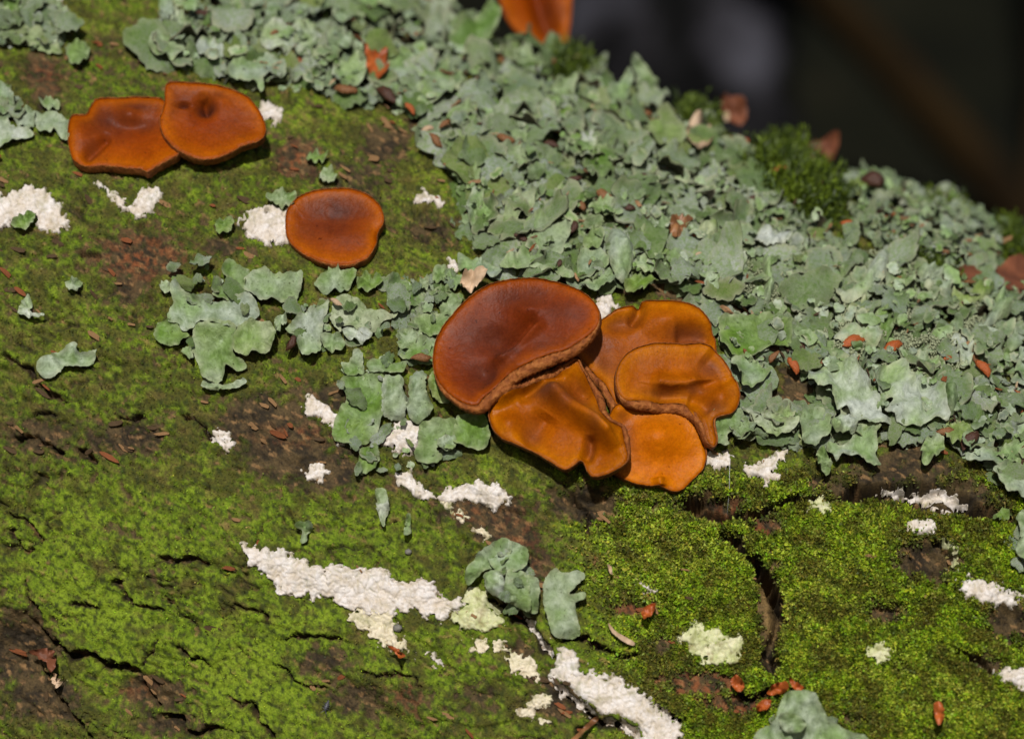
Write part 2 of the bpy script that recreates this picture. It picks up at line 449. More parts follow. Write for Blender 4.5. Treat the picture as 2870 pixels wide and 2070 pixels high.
# small relief: scaly bark chips and mossy grain
chips = fbm(wu[D_] * 16, ww[D_] * 26, 3, 21)
dd += 0.008 * chips
hair = (1 - sstep(0.0, 0.035, np.abs(fbm(wu[D_] * 4.5, ww[D_] * 9, 3, 26)))) * sstep(-.15, .2, fbm(u_ * 3, w_ * 3, 2, 27))
hair = np.maximum(hair, 0.8 * (1 - sstep(0.0, 0.03, np.abs(fbm(wu[D_] * 9 + 3, ww[D_] * 15, 3, 28)))) * sstep(0.0, .25, fbm(u_ * 4, w_ * 4, 2, 29)))
dd -= 0.014 * hair
gran = fbm(u_ * 55, w_ * 55, 3, 23)
clump = fbm(u_ * 22, w_ * 22, 3, 24)
right = sstep(1500, 1950, x_ - (y_ - 1400) * 0.2) * sstep(1280, 1420, y_)   # leafy moss bank
dd += 0.0052 * gran + 0.009 * clump * (0.35 + 1.0 * right)

# ---- what covers the bark: albedo only
def blobs(lst):
    r = np.zeros_like(x_)
    for bx, by, rx, ry, a in lst:
        r = np.maximum(r, a * np.exp(-(((wx - bx) / rx) ** 2 + ((wy - by) / ry) ** 2)))
    return r
BARE = blobs([(400, 725, 110, 60, 1), (370, 800, 60, 50, .8), (120, 200, 60, 70, .7), (130, 240, 40, 60, .8), (830, 440, 60, 45, 1.1), (1080, 400, 70, 50, .9),
              (730, 1180, 110, 60, 1.0), (800, 1260, 120, 70, 1.1), (900, 1320, 110, 50, 1), (350, 1230, 110, 40, .8), (130, 1220, 90, 50, .6), (1360, 1430, 110, 50, 1.1),
              (1430, 1500, 90, 60, 1.0), (1500, 1600, 50, 90, .8), (40, 1800, 130, 120, 1.25), (120, 1960, 130, 80, 1.1), (430, 1940, 130, 60, 1.0), (480, 2030, 130, 40, .9),
              (900, 1850, 110, 50, .9), (1000, 1960, 110, 70, .95), (1150, 1950, 70, 60, .8), (320, 1500, 60, 40, .5), (420, 1630, 70, 40, .6), (1330, 1950, 90, 70, .7), (1450, 1830, 50, 50, .8),
              (1640, 1400, 90, 45, 1.2), (1990, 1410, 120, 35, 1.2), (2150, 1700, 35, 120, 1.2), (2600, 1560, 95, 70, 1.3), (2830, 1730, 70, 70, 1.2), (2480, 1710, 70, 40, .9),
              (1950, 1900, 130, 30, 1.1), (2060, 1970, 110, 30, 1.0), (1760, 1700, 60, 25, .9), (1850, 1800, 60, 40, .8), (2450, 1370, 160, 40, 1.2), (2700, 1400, 120, 50, 1.2),
              (2520, 1330, 160, 50, .9), (2560, 1260, 60, 50, .8), (300, 120, 60, 30, .4), (620, 700, 60, 30, .6), (1130, 1350, 60, 30, .5), (2760, 1860, 80, 40, .8), (960, 1110, 120, 40, .6),
              (1560, 1960, 80, 60, .9), (2150, 1460, 50, 40, 1.2), (2420, 2010, 80, 50, .7), (590, 860, 60, 40, .4), (1020, 500, 80, 60, .4), (1210, 640, 90, 50, .5)])
RED = blobs([(400, 725, 110, 55, 1), (130, 200, 40, 50, .7), (830, 440, 50, 40, .9), (1960, 1920, 150, 35, 1), (2060, 1980, 110, 30, .9), (1450, 1500, 60, 70, .5), (1480, 1620, 40, 60, .6),
             (1760, 1700, 60, 22, .8), (2030, 1410, 70, 25, .7), (820, 1220, 90, 25, .6), (1140, 1960, 40, 60, .6), (2140, 1470, 40, 30, .9), (1880, 1690, 90, 60, .35), (1350, 1430, 60, 30, .6), (360, 1930, 60, 30, .5)])
YEL = blobs([(820, 320, 150, 60, 1), (1200, 480, 140, 100, .6), (250, 60, 160, 60, .7), (700, 440, 60, 40, 1), (500, 480, 90, 40, .6), (1420, 1320, 130, 60, .9), (1600, 1380, 60, 60, .6), (1000, 330, 120, 60, .6),
             (1900, 1500, 280, 170, .75), (2250, 1640, 220, 200, .7), (2400, 1480, 120, 60, .8), (2650, 1950, 220, 120, .8), (200, 900, 220, 160, .45), (1540, 1470, 40, 60, .8), (1200, 730, 120, 60, .7), (2470, 1850, 130, 80, .5)])
BRIGHT = blobs([(200, 1700, 260, 130, .9), (420, 1880, 200, 90, 1), (640, 1900, 220, 140, 1), (300, 1500, 300, 120, .6), (800, 1800, 200, 90, .6), (1250, 1900, 160, 80, .5), (1750, 1780, 70, 40, .9), (1000, 1480, 260, 60, .5), (900, 2010, 160, 60, .6)])
n_big = fbm(u_ * 4, w_ * 6, 4, 31); n_mid = fbm(u_ * 14, w_ * 18, 4, 32); n_fin = fbm(u_ * 60, w_ * 70, 3, 33); n_f2 = fbm(u_ * 34, w_ * 40, 3, 34)
bare = sstep(0.30, 0.72, BARE * 0.88 + 0.26 * n_big + 0.42 * n_mid + 0.62 * n_f2 + 0.40 * n_fin + 0.13 + 0.19 * (1 - right) * sstep(1700, 1300, y_) - 0.22 * BRIGHT - 0.10 * YEL - 0.07 * right)
bare = np.maximum(bare, sstep(0.35, 0.85, RED * (1 + .6 * n_f2 + .5 * n_fin))); bare = np.maximum(bare, sstep(0.25, 0.7, crk)); bare = np.maximum(bare, sstep(0.4, 0.8, holl))
dark_bark = V((0.022, 0.015, 0.007)); mid_bark = V((0.070, 0.046, 0.018)); tan_bark = V((0.22, 0.125, 0.050)); red_bark = V((0.22, 0.066, 0.020))
bk = mix(dark_bark, mid_bark, sstep(-0.25, 0.3, n_mid + 0.6 * n_fin))
bk = mix(bk, tan_bark, sstep(0.22, 0.44, fbm(u_ * 30, w_ * 60, 3, 37)) * 0.8)
bk = mix(bk, red_bark, np.clip(RED, 0, 1) * sstep(-0.15, 0.35, n_f2 + 0.5 * n_fin) * 0.8)
WOOD = blobs([(2148, 1660, 20, 60, 1.2), (2160, 1740, 24, 40, 1.2)])
bk = mix(bk, V((0.16, 0.10, 0.035)), np.clip(WOOD, 0, 1))
olive = V((0.058, 0.058, 0.006)); green = V((0.092, 0.145, 0.003)); lime = V((0.155, 0.212, 0.010)); yell = V((0.185, 0.200, 0.028)); deep = V((0.026, 0.034, 0.004))
ms = mix(olive, green, sstep(-0.3, 0.25, n_mid + 0.5 * n_big + 0.55 * BRIGHT))
ms = mix(ms, lime, sstep(0.05, 0.48, n_fin * 0.8 + n_mid * 0.6 + 0.46 * BRIGHT + 0.1 * YEL) * 0.85)
ms = mix(ms, yell, np.clip(YEL, 0, 1) * sstep(-0.15, 0.3, n_f2 + 0.5 * n_mid) * 0.75)
ms = mix(ms, deep, sstep(0.06, 0.34, -n_fin - 0.3 * n_f2) * 0.85)
ms = mix(ms, V((0.15, 0.105, 0.028)), sstep(0.12, 0.42, fbm(u_ * 12, w_ * 20, 3, 39)) * 0.35 * (1 - right) * (1 - .8 * np.clip(BRIGHT, 0, 1)))
bare = np.maximum(bare, 0.85 * hair * (1 - right))
matz = np.zeros_like(bare)
for P in LICHEN_BEDS:
    matz = np.maximum(matz, inside(wx, wy, P).astype(float))
bare = np.maximum(bare, matz * sstep(-.35, -.05, n_mid))
mossy = 1 - bare
col_d = mix(ms, bk, bare)
# scattered pale chips of bark poking through the moss
chip = sstep(0.36, 0.48, fbm(u_ * 26, w_ * 44, 2, 36)) * sstep(0.0, 0.3, n_big + 0.1)
col_d = mix(col_d, V((0.25, 0.135, 0.06)), chip * 0.5 * (1 - right))
dd += 0.006 * chip - 0.010 * bare * (1 - right) - 0.02 * bare * right

full = disp.copy(); full[D_] = dd
logv = base + bn * full[..., None]
colr = np.empty((na, nt_, 3)); colr[:] = V((0.06, 0.05, 0.02)); colr[D_] = col_d
idx = np.arange(na * nt_).reshape(na, nt_)
ii = idx; jj = np.roll(idx, -1, axis=1)
q = np.stack([ii[:-1], jj[:-1], jj[1:], ii[1:]], -1).reshape(-1, 4)
lv = logv.reshape(-1, 3)
c_a = len(lv); lv2 = np.vstack([lv, lv[idx[0]].mean(0), lv[idx[-1]].mean(0)])
capA = np.stack([np.full(nt_, c_a), np.roll(idx[0], -1), idx[0]], -1)
capB = np.stack([np.full(nt_, c_a + 1), idx[-1], np.roll(idx[-1], -1)], -1)
cc = np.vstack([colr.reshape(-1, 3), [[.1, .07, .03]] * 2])
log_me = np_mesh("fallen_log", lv2, [q, capA, capB], cc)
log = link("fallen_log", log_me, M_LOG)
tag(log, "thick fallen log with cracked brown bark under moss and lichen", "log")

# ---- ray map of the visible log surface
dv = logv[D_]; ndx, ndt = dv.shape[:2]
di = np.arange(ndx * ndt).reshape(ndx, ndt)[::2, ::2]
dq = np.stack([di[:-1, :-1], di[:-1, 1:], di[1:, 1:], di[1:, :-1]], -1).reshape(-1, 4)
used, inv = np.unique(dq, return_inverse=True)
bvh = BVHTree.FromPolygons(dv.reshape(-1, 3)[used].tolist(), inv.reshape(-1, 4).tolist())
GX0, GY0, GS = -150, -150, 7.0
gnx, gny = int((2870 + 300) / GS) + 1, int((2070 + 300) / GS) + 1
GP = np.full((gny, gnx, 3), np.nan)
cv = Vector(CAMP)
for j in range(gny):
    for i in range(gnx):
        x = (GX0 + i * GS) / 1000 - 1.435; z = 1.035 - (GY0 + j * GS) / 1000
        h = bvh.ray_cast(cv, Vector((x, CAM_D, z)).normalized())
        if h[0] is not None: GP[j, i] = h[0]
del bvh
GV = ~np.isnan(GP[..., 0])
# fill holes by marching outwards so that near-ridge lookups stay finite
GF = GP.copy()
for _ in range(60):
    nanm = np.isnan(GF[..., 0])
    if not nanm.any(): break
    acc = np.zeros_like(GF); cnt = np.zeros(GF.shape[:2])
    for dy, dx in ((1, 0), (-1, 0), (0, 1), (0, -1)):
        s = np.roll(np.roll(GF, dy, 0), dx, 1); ok = ~np.isnan(s[..., 0])
        acc[ok] += s[ok]; cnt += ok
    m = nanm & (cnt > 0)
    GF[m] = acc[m] / cnt[m][:, None]
GF = np.nan_to_num(GF)
def smooth_grid(G, k):
    for _ in range(k):
        G = (G + np.roll(G, 1, 0) + np.roll(G, -1, 0) + np.roll(G, 1, 1) + np.roll(G, -1, 1)) / 5
    return G
GSM = smooth_grid(GF.copy(), 6)
def lookup(G, px, py):
    fx = np.clip((np.asarray(px, float) - GX0) / GS, 0, gnx - 1.001); fy = np.clip((np.asarray(py, float) - GY0) / GS, 0, gny - 1.001)
    i = fx.astype(int); j = fy.astype(int); a = (fx - i)[..., None]; b = (fy - j)[..., None]
    return G[j, i] * (1 - a) * (1 - b) + G[j, i + 1] * a * (1 - b) + G[j + 1, i] * (1 - a) * b + G[j + 1, i + 1] * a * b
def surf(px, py): return lookup(GF, px, py)
def surf_s(px, py): return lookup(GSM, px, py)
def on_log(px, py):
    i = int(round((px - GX0) / GS)); j = int(round((py - GY0) / GS))
    return 0 <= i < gnx and 0 <= j < gny and bool(GV[j, i])

# ------------------------------------------------------------------ woodland behind the log, light falloff painted in as near-black colours
M_GROUND = mat_simple("falloff_dark_litter", [(0.3, (0.0012, 0.0013, 0.0006)), (0.55, (0.0050, 0.0052, 0.0022)), (0.75, (0.012, 0.010, 0.005))], 0.7, 0.95, 0.1, 0.5, 0.2)
gx = np.concatenate([np.linspace(-900, -30, 12), np.linspace(-26, 40, 60), np.linspace(45, 900, 12)])
gy = np.concatenate([np.linspace(-900, -20, 10), np.linspace(-16, 40, 60), np.linspace(45, 900, 14)])
XX, YY = np.meshgrid(gx, gy)
ZZ = -3.6 + 9.0 * sstep(4.0, 22.0, YY) + 40 * sstep(25, 300, YY) + 0.6 * fbm(XX * 0.25, YY * 0.25, 3, 60)
gi = np.arange(XX.size).reshape(XX.shape)
gq = np.stack([gi[:-1, :-1], gi[:-1, 1:], gi[1:, 1:], gi[1:, :-1]], -1).reshape(-1, 4)
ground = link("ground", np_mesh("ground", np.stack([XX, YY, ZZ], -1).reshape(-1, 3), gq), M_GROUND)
tag(ground, "dark woodland floor rising behind the log", "ground", kind="structure")
def ground_z(x, y): return -3.6 + 9.0 * float(sstep(4.0, 22.0, np.array(float(y)))) 

def tube_mesh(name, pts, radii, nseg=24, lump=0.12, seed=0):
    P = V(pts); n = len(P); vs = []
    for i in range(n):
        t = P[min(i + 1, n - 1)] - P[max(i - 1, 0)]; t /= np.linalg.norm(t)
        a = np.cross(t, (0.31, 0.17, 0.93) if abs(t[2]) < .9 else (1, 0, 0)); a /= np.linalg.norm(a); b = np.cross(t, a)
        th = np.linspace(0, 2 * np.pi, nseg, endpoint=False)
        r = radii[i] * (1 + lump * noise(np.cos(th) * 1.6 + i * 0.35, np.sin(th) * 1.6 + seed, seed))
        vs.append(P[i] + r[:, None] * (np.cos(th)[:, None] * a + np.sin(th)[:, None] * b))
    vs = np.vstack(vs); k = np.arange(n * nseg).reshape(n, nseg); kk = np.roll(k, -1, 1)
    f = np.stack([k[:-1], kk[:-1], kk[1:], k[1:]], -1).reshape(-1, 4)
    c0 = len(vs); vs = np.vstack([vs, P[0], P[-1]])
    f2 = np.stack([np.full(nseg, c0), kk[0], k[0]], -1); f3 = np.stack([np.full(nseg, c0 + 1), k[-1], kk[-1]], -1)
    return np_mesh(name, vs, [f, f2, f3])

def bpt(px, py, y):
    s = (y + CAM_D) / CAM_D
    return V(((px / 1000 - 1.435) * s, y, (1.035 - py / 1000) * s))
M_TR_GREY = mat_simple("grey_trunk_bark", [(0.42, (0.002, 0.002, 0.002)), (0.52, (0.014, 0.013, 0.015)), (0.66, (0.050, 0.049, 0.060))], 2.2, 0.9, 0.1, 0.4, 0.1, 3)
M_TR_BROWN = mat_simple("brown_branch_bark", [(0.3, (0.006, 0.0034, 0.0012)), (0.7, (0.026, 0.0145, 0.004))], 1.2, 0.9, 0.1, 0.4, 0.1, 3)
M_TR_MOSS = mat_simple("mossy_falloff_bark", [(0.3, (0.006, 0.007, 0.003)), (0.7, (0.018, 0.019, 0.008))], 1.0, 0.9, 0.1, 0.4, 0.1, 3)
def trunk(px, w, y, mat, label, lean=0.0, seed=1, top=-900, name="tree_trunk"):
    s = (y + CAM_D) / CAM_D
    top_p = bpt(px + lean * 800, top, y)
    bot = bpt(px, 500, y); gz = ground_z(bot[0], y) - 0.5
    t = np.linspace(0, 1, 14)
    bot2 = bot.copy(); bot2[2] = min(gz, bot[2] - 1)
    pts = [bot2 + (top_p - bot2) * k for k in t]
    r = [w / 2000 * s * (1.25 - 0.35 * k) for k in t]
    o = link(name, tube_mesh(name, pts, r, 28, 0.3, seed), mat)
    return tag(o, label, "tree trunk")
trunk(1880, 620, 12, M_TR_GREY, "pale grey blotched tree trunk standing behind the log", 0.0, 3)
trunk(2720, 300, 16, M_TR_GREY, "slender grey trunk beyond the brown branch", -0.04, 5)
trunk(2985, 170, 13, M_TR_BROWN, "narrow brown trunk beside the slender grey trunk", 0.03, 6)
t = np.linspace(0, 1, 12)
pa, pb, pc = bpt(2120, -170, 11), bpt(2480, 110, 12), bpt(2980, 760, 13)
pts = [(1 - k) ** 2 * pa + 2 * k * (1 - k) * pb + k * k * pc for k in t]
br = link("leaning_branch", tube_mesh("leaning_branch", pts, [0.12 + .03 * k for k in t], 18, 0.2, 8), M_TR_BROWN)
tag(br, "brown dead branch leaning down in front of the dark bank", "branch")
for k, (px, py, y, r, lab) in enumerate([(2480, 640, 9, 0.55, "dark mossy boulder low on the bank behind the log"), (2820, 760, 8, 0.5, "smaller dark mossy boulder beside the log end")]):
    c = bpt(px, py, y)
    th = np.linspace(0, np.pi, 18)[:, None]; fi = np.linspace(0, 2 * np.pi, 30, endpoint=False)[None]
    nx, ny, nz = np.sin(th) * np.cos(fi), np.sin(th) * np.sin(fi), np.cos(th) + 0 * fi
    rr = r * (1 + 0.25 * fbm(nx * 1.5 + nz, ny * 1.5 - nz, 3, 70 + k))
    c[2] -= 0.2
    vs = np.stack([c[0] + rr * nx * 1.7, c[1] + rr * ny, c[2] + rr * nz * 1.1 - 0.3], -1).reshape(-1, 3)
    kx = np.arange(18 * 30).reshape(18, 30); kk = np.roll(kx, -1, 1)
    f = np.stack([kx[:-1], kx[1:], kk[1:], kk[:-1]], -1).reshape(-1, 4)
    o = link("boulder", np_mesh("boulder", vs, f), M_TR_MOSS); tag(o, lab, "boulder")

# ------------------------------------------------------------------ cup fungi
def plane_pts(px, py, P0, nrm):
    d = ray(px, py); t = ((P0 - CAMP) @ nrm) / (d @ nrm)
    return CAMP + d * t[..., None]

FS = 0.8
def fungus(label, outline, center, lift, nrm, feats=(), pig_shade=(), rimw=6, rim_extra=(), group=None, cup=0.035, base_pos=None, roll=0.02, dmat=None):
    nrm = V(nrm); nrm = nrm / np.linalg.norm(nrm)
    cx, cy = center
    S0 = surf_s(np.array([cx]), np.array([cy]))[0] if base_pos is None else V(base_pos)
    bnv = base_normal(S0[None])[0]
    d = ray(np.array(cx), np.array(cy)); d = d / np.linalg.norm(d)
    P0 = S0 - d * lift * 0.55
    per = resample(outline, 4.0)
    n = len(per); c = per.mean(0)
    tg = np.roll(per, -1, 0) - np.roll(per, 1, 0); tg /= np.linalg.norm(tg, axis=1, keepdims=True)
    on = np.stack([tg[:, 1], -tg[:, 0]], 1)
    a2 = (per[:, 0] * np.roll(per[:, 1], -1) - np.roll(per[:, 0], -1) * per[:, 1]).sum()
    if a2 < 0: on = -on
    wv = np.full(n, float(rimw) * 0.45)
    for ex, ey, er, ew in rim_extra: wv += 1.9 * ew * np.exp(-((per[:, 0] - ex) ** 2 + (per[:, 1] - ey) ** 2) / er ** 2)
    per = per + on * (1.1 * noise(np.arange(n) * 0.11, per[:, 0] * 0.01, 90) + 0.7 * noise(np.arange(n) * 0.5, per[:, 0] * 0.01, 91))[:, None]
    inner = per - on * (wv * 1.1)[:, None]
    nr = 44
    rho = 1 - (1 - np.linspace(0, 1, nr)) ** 1.35
    G = V(center)[None, None] + rho[:, None, None] * (inner - V(center))[None]
    X, Y = G[..., 0], G[..., 1]
    dist, _, _ = seg_dist(X, Y, inner, True)
    def height(X, Y, dist):
        h = 0.5 * cup * np.exp(-dist / 45.0) - 0.3 * roll * np.exp(-dist / 5.0)
        h = h + 0.006 * noise(X / 150, Y / 150, 95) + 0.0006 * noise(X / 14, Y / 14, 96)
        for f in feats:
            if f[0] == 'r':          # ridge / groove along a line: pts, width, height
                ds, sd, al = seg_dist(X, Y, f[1]); tp = np.clip(np.minimum(al, 1 - al) * 5 + 0.15, 0, 1)
                h = h + FS * f[3] * tp * np.exp(-(ds / f[2]) ** 2)
            elif f[0] == 's':        # step: lowered on the positive side of the line
                ds, sd, al = seg_dist(X, Y, f[1]); tp = np.clip(np.minimum(al, 1 - al) * 5 + 0.1, 0, 1)
                h = h + FS * f[3] * tp * np.where(sd > 0, np.exp(-ds / f[2]) * (1 - np.exp(-ds / 6.0)), 0)
            else:                    # dent or bulge
                h = h + FS * f[5] * np.exp(-(((X - f[1]) / f[3]) ** 2 + ((Y - f[2]) / f[4]) ** 2))
        return h
    H = height(X, Y, dist)
    P = plane_pts(X, Y, P0, nrm) + nrm * H[..., None]
    pig_shade_v = np.zeros_like(X)
    for bx, by, rx, ry, a in pig_shade: pig_shade_v = np.maximum(pig_shade_v, a * np.exp(-(((X - bx) / rx) ** 2 + ((Y - by) / ry) ** 2)))  # blobs of cap pigment, with fold shade and sheen painted in as colour
    pig_shade_v = np.clip(1.1 * pig_shade_v * (0.95 + 0.4 * fbm(X / 60, Y / 60, 3, 97)), 0, 1) * np.clip(dist / 26, 0, 1)
    k = np.arange(nr * n).reshape(nr, n); kk = np.roll(k, -1, 1)
    F = np.stack([k[:-1], k[1:], kk[1:], kk[:-1]], -1).reshape(-1, 4)
    if a2 < 0: F = F[:, ::-1]
    root = empty("cup_fungus", tuple(S0), label, "fungus", group)
    off = S0
    disc = link("disc", np_mesh("disc", P.reshape(-1, 3) - off, F, attrs={"edge": np.clip(dist / 95, 0, 1), "pigment_shade": pig_shade_v}), dmat or M_DISC, root)
    # rim: a swollen scurfy band round the margin
    tube_c = (inner + per) / 2
    Hc = H[-1]
    C3 = plane_pts(tube_c[:, 0], tube_c[:, 1], P0, nrm) + nrm * (Hc - 0.012)[:, None]
    O3 = plane_pts(per[:, 0], per[:, 1], P0, nrm) - plane_pts(inner[:, 0], inner[:, 1], P0, nrm)
    wl = np.linalg.norm(O3, axis=1, keepdims=True); O3 = O3 / wl
    m = 12; ring = []
    for j in range(m):
        a = 2 * math.pi * j / m
        gn = 1 + 0.22 * noise(np.arange(n) * 0.55, np.full(n, j * 0.9), 99) + 0.10 * noise(np.arange(n) * 1.4, np.full(n, j * 1.7), 98)
        ring.append(C3 + O3 * (wl * 0.58 * math.cos(a) * gn[:, None]) + nrm * (0.019 * math.sin(a) * gn[:, None]))
    R3 = np.stack(ring, 1).reshape(-1, 3)
    k = np.arange(n * m).reshape(n, m); k1 = np.roll(k, -1, 0)
    F = np.stack([k, np.roll(k, -1, 1), np.roll(k1, -1, 1), k1], -1).reshape(-1, 4)
    if a2 > 0: F = F[:, ::-1]
    link("rim", np_mesh("rim", R3 - off, F), M_RIM, root)
    # underside: tapers from the rim back to the point of attachment
    foot = S0 - bnv * 0.05
    rows = []
    for q_, s_ in ((0, 1.0), (0.02, 0.82), (0.10, 0.5), (0.45, 0.28), (1.0, 0.2)):
        ctr = P0 * (1 - q_) + foot * q_
        rows.append(ctr + (C3 - nrm * 0.016 - P0) * s_ - nrm * 0.055 * min(1.0, (1 - s_) * 2.5))
    R = np.stack(rows, 0).reshape(-1, 3)
    k = np.arange(len(rows) * n).reshape(len(rows), n); kk = np.roll(k, -1, 1)
    F = np.stack([k[:-1], k[1:], kk[1:], kk[:-1]], -1).reshape(-1, 4)
    if a2 > 0: F = F[:, ::-1]
    link("underside", np_mesh("underside", R - off, F), M_UNDER, root)
    return root

q9 = lambda pts: zz(1180, 740, pts, 2262 / 940)
q10 = lambda pts: zz(150, 200, pts, 2268 / 650)
CL = "cup fungi crowded in the big cluster"
def p9(x, y): return 1180 + x / (2262 / 940), 740 + y / (2262 / 940)
def b9(x, y, rx, ry, a): X, Y = p9(x, y); return (X, Y, rx / 2.406, ry / 2.406, a)
# E: lowest front
fungus("golden orange cup fungus at the foot of the cluster, flat and smooth", q9([(1310, 960), (1400, 955), (1560, 980), (1720, 995), (1830, 1055), (1900, 1160), (1930, 1270), (1905, 1380), (1825, 1465), (1760, 1525), (1690, 1540), (1610, 1508), (1450, 1490), (1330, 1430), (1230, 1330), (1220, 1150), (1260, 1030)]),
       p9(1580, 1250), 0.06, (0.05, -0.95, 0.22), [('d', *b9(1600, 1180, 160, 120, .05)), ('r', q9([(1600, 1440), (1610, 1510)]), 14, .03), ('d', *b9(1330, 990, 60, 60, .03))],
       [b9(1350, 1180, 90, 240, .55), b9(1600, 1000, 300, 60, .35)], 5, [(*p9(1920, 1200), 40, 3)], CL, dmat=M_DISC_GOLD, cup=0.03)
# C: upper right, behind
fungus("amber cup fungus at the back of the cluster with a notched upper edge", q9([(1060, 470), (1200, 385), (1260, 345), (1330, 305), (1420, 288), (1470, 288), (1492, 255), (1600, 257), (1760, 270), (1870, 312), (1945, 395), (1972, 470), (1992, 560), (1960, 720), (1700, 880), (1420, 960), (1330, 1010), (1300, 1075), (1270, 960), (1190, 810), (1070, 660), (1030, 560)]),
       p9(1480, 600), 0.09, (0.10, -0.90, 0.32), [('r', q9([(1480, 260), (1470, 340), (1410, 420)]), 16, -.045), ('d', *b9(1330, 400, 100, 60, -.03)), ('d', *b9(1650, 400, 170, 110, .045)), ('r', q9([(1700, 490), (1850, 480), (1980, 510)]), 26, -.05), ('d', *b9(1170, 700, 80, 160, -.03))],
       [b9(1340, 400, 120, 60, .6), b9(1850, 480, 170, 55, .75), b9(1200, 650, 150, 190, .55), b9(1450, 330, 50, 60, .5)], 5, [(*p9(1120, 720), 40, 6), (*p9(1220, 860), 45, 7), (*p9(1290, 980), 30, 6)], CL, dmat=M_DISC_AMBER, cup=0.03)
# B: lower left, folded
fungus("rumpled orange cup fungus folded into a ridge, tucked under the broad brown disc", q9([(455, 1005), (495, 925), (600, 840), (740, 765), (890, 700), (1045, 638), (1110, 720), (1190, 825), (1235, 920), (1255, 1000), (1295, 1058), (1365, 1085), (1400, 1150), (1415, 1250), (1400, 1340), (1325, 1402), (1180, 1448), (1125, 1410), (1095, 1345), (1070, 1338), (1030, 1372), (970, 1400), (880, 1352), (760, 1280), (640, 1228), (550, 1190), (482, 1115)]),
       p9(960, 1080), 0.17, (-0.10, -0.90, 0.25), [('r', q9([(800, 800), (900, 850), (1000, 930), (1080, 1000), (1190, 1070), (1260, 1140), (1330, 1260)]), 34, .085), ('s', q9([(820, 790), (920, 830), (1020, 915), (1100, 985), (1205, 1055), (1280, 1130), (1350, 1260)][::-1]), 60, -.05),
        ('d', *b9(1080, 870, 100, 90, -.07)), ('r', q9([(1150, 1160), (1140, 1260), (1100, 1340)]), 15, -.045), ('r', q9([(860, 1010), (780, 1130), (700, 1230)]), 30, -.035), ('d', *b9(600, 1080, 80, 80, .03)), ('r', q9([(500, 960), (640, 860), (800, 770), (960, 700)]), 14, .05), ('r', q9([(640, 900), (800, 810), (960, 740)]), 22, -.05)],
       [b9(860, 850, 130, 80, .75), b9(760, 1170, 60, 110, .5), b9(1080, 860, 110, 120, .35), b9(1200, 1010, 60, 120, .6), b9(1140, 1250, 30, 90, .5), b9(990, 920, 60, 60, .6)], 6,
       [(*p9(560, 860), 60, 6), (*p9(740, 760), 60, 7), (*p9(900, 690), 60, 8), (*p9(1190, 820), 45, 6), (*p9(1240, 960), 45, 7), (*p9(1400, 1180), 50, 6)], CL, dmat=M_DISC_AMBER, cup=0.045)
# D: right, overlapping C and E
fungus("lobed amber cup fungus with a crease, jutting from the cluster beside the lichen", q9([(1305, 800), (1315, 710), (1370, 620), (1460, 565), (1600, 537), (1780, 545), (1890, 537), (1970, 570), (2050, 650), (2110, 760), (2148, 870), (2135, 960), (2090, 1015), (2000, 1040), (1985, 1080), (2003, 1180), (1975, 1238), (1912, 1205), (1870, 1115), (1820, 1035), (1720, 988), (1560, 985), (1400, 962), (1330, 900)]),
       p9(1690, 760), 0.19, (0.10, -0.92, 0.28), [('s', q9([(2000, 765), (1900, 785), (1790, 822), (1680, 832), (1560, 815)][::-1]), 60, -.045), ('r', q9([(1900, 780), (1790, 815), (1660, 815), (1540, 790)]), 26, .035), ('d', *b9(1640, 880, 130, 45, -.03)), ('d', *b9(1990, 900, 110, 80, .03)), ('r', q9([(1960, 1000), (1900, 940), (1800, 900)]), 22, -.03), ('r', q9([(1900, 620), (2000, 700), (2080, 830)]), 40, -.03)],
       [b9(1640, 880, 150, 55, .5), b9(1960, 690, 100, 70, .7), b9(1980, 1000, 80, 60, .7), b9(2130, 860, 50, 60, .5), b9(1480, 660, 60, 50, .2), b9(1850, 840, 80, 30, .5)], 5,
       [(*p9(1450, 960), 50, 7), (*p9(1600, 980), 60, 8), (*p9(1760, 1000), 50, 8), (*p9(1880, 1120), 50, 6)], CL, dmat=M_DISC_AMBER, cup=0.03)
# A: broad brown disc on top
fungus("broad smooth reddish brown disc fungus, the largest, leaning over the cluster", q9([(85, 640), (112, 500), (200, 368), (325, 240), (450, 155), (600, 112), (780, 108), (950, 140), (1085, 192), (1180, 272), (1214, 360), (1196, 452), (1130, 540), (1050, 608), (900, 678), (760, 740), (640, 800), (540, 880), (475, 945), (440, 985), (385, 1008), (310, 998), (228, 948), (150, 878), (100, 780)]),
       p9(620, 520), 0.27, (-0.16, -0.88, 0.34), [('r', q9([(840, 385), (760, 450), (660, 535), (560, 620), (480, 680)]), 16, .042), ('r', q9([(800, 370), (700, 450), (600, 535), (510, 615)]), 18, -.045), ('d', *b9(560, 520, 150, 90, -.045)), ('d', *b9(740, 330, 100, 60, .03)), ('d', *b9(430, 740, 90, 90, -.035)), ('r', q9([(830, 400), (700, 560), (560, 690)]), 40, .015), ('d', *b9(1000, 330, 130, 120, .02))],
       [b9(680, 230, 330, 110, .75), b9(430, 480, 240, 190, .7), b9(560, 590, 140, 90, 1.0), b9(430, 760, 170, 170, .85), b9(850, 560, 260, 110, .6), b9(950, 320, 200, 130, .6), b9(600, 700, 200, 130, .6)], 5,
       [(*p9(1100, 570), 60, 7), (*p9(900, 680), 70, 8), (*p9(740, 750), 70, 8), (*p9(580, 850), 60, 8), (*p9(450, 970), 50, 8), (*p9(300, 990), 50, 5), (*p9(150, 880), 50, 4)], CL, dmat=M_DISC_BROWN, cup=0.035)
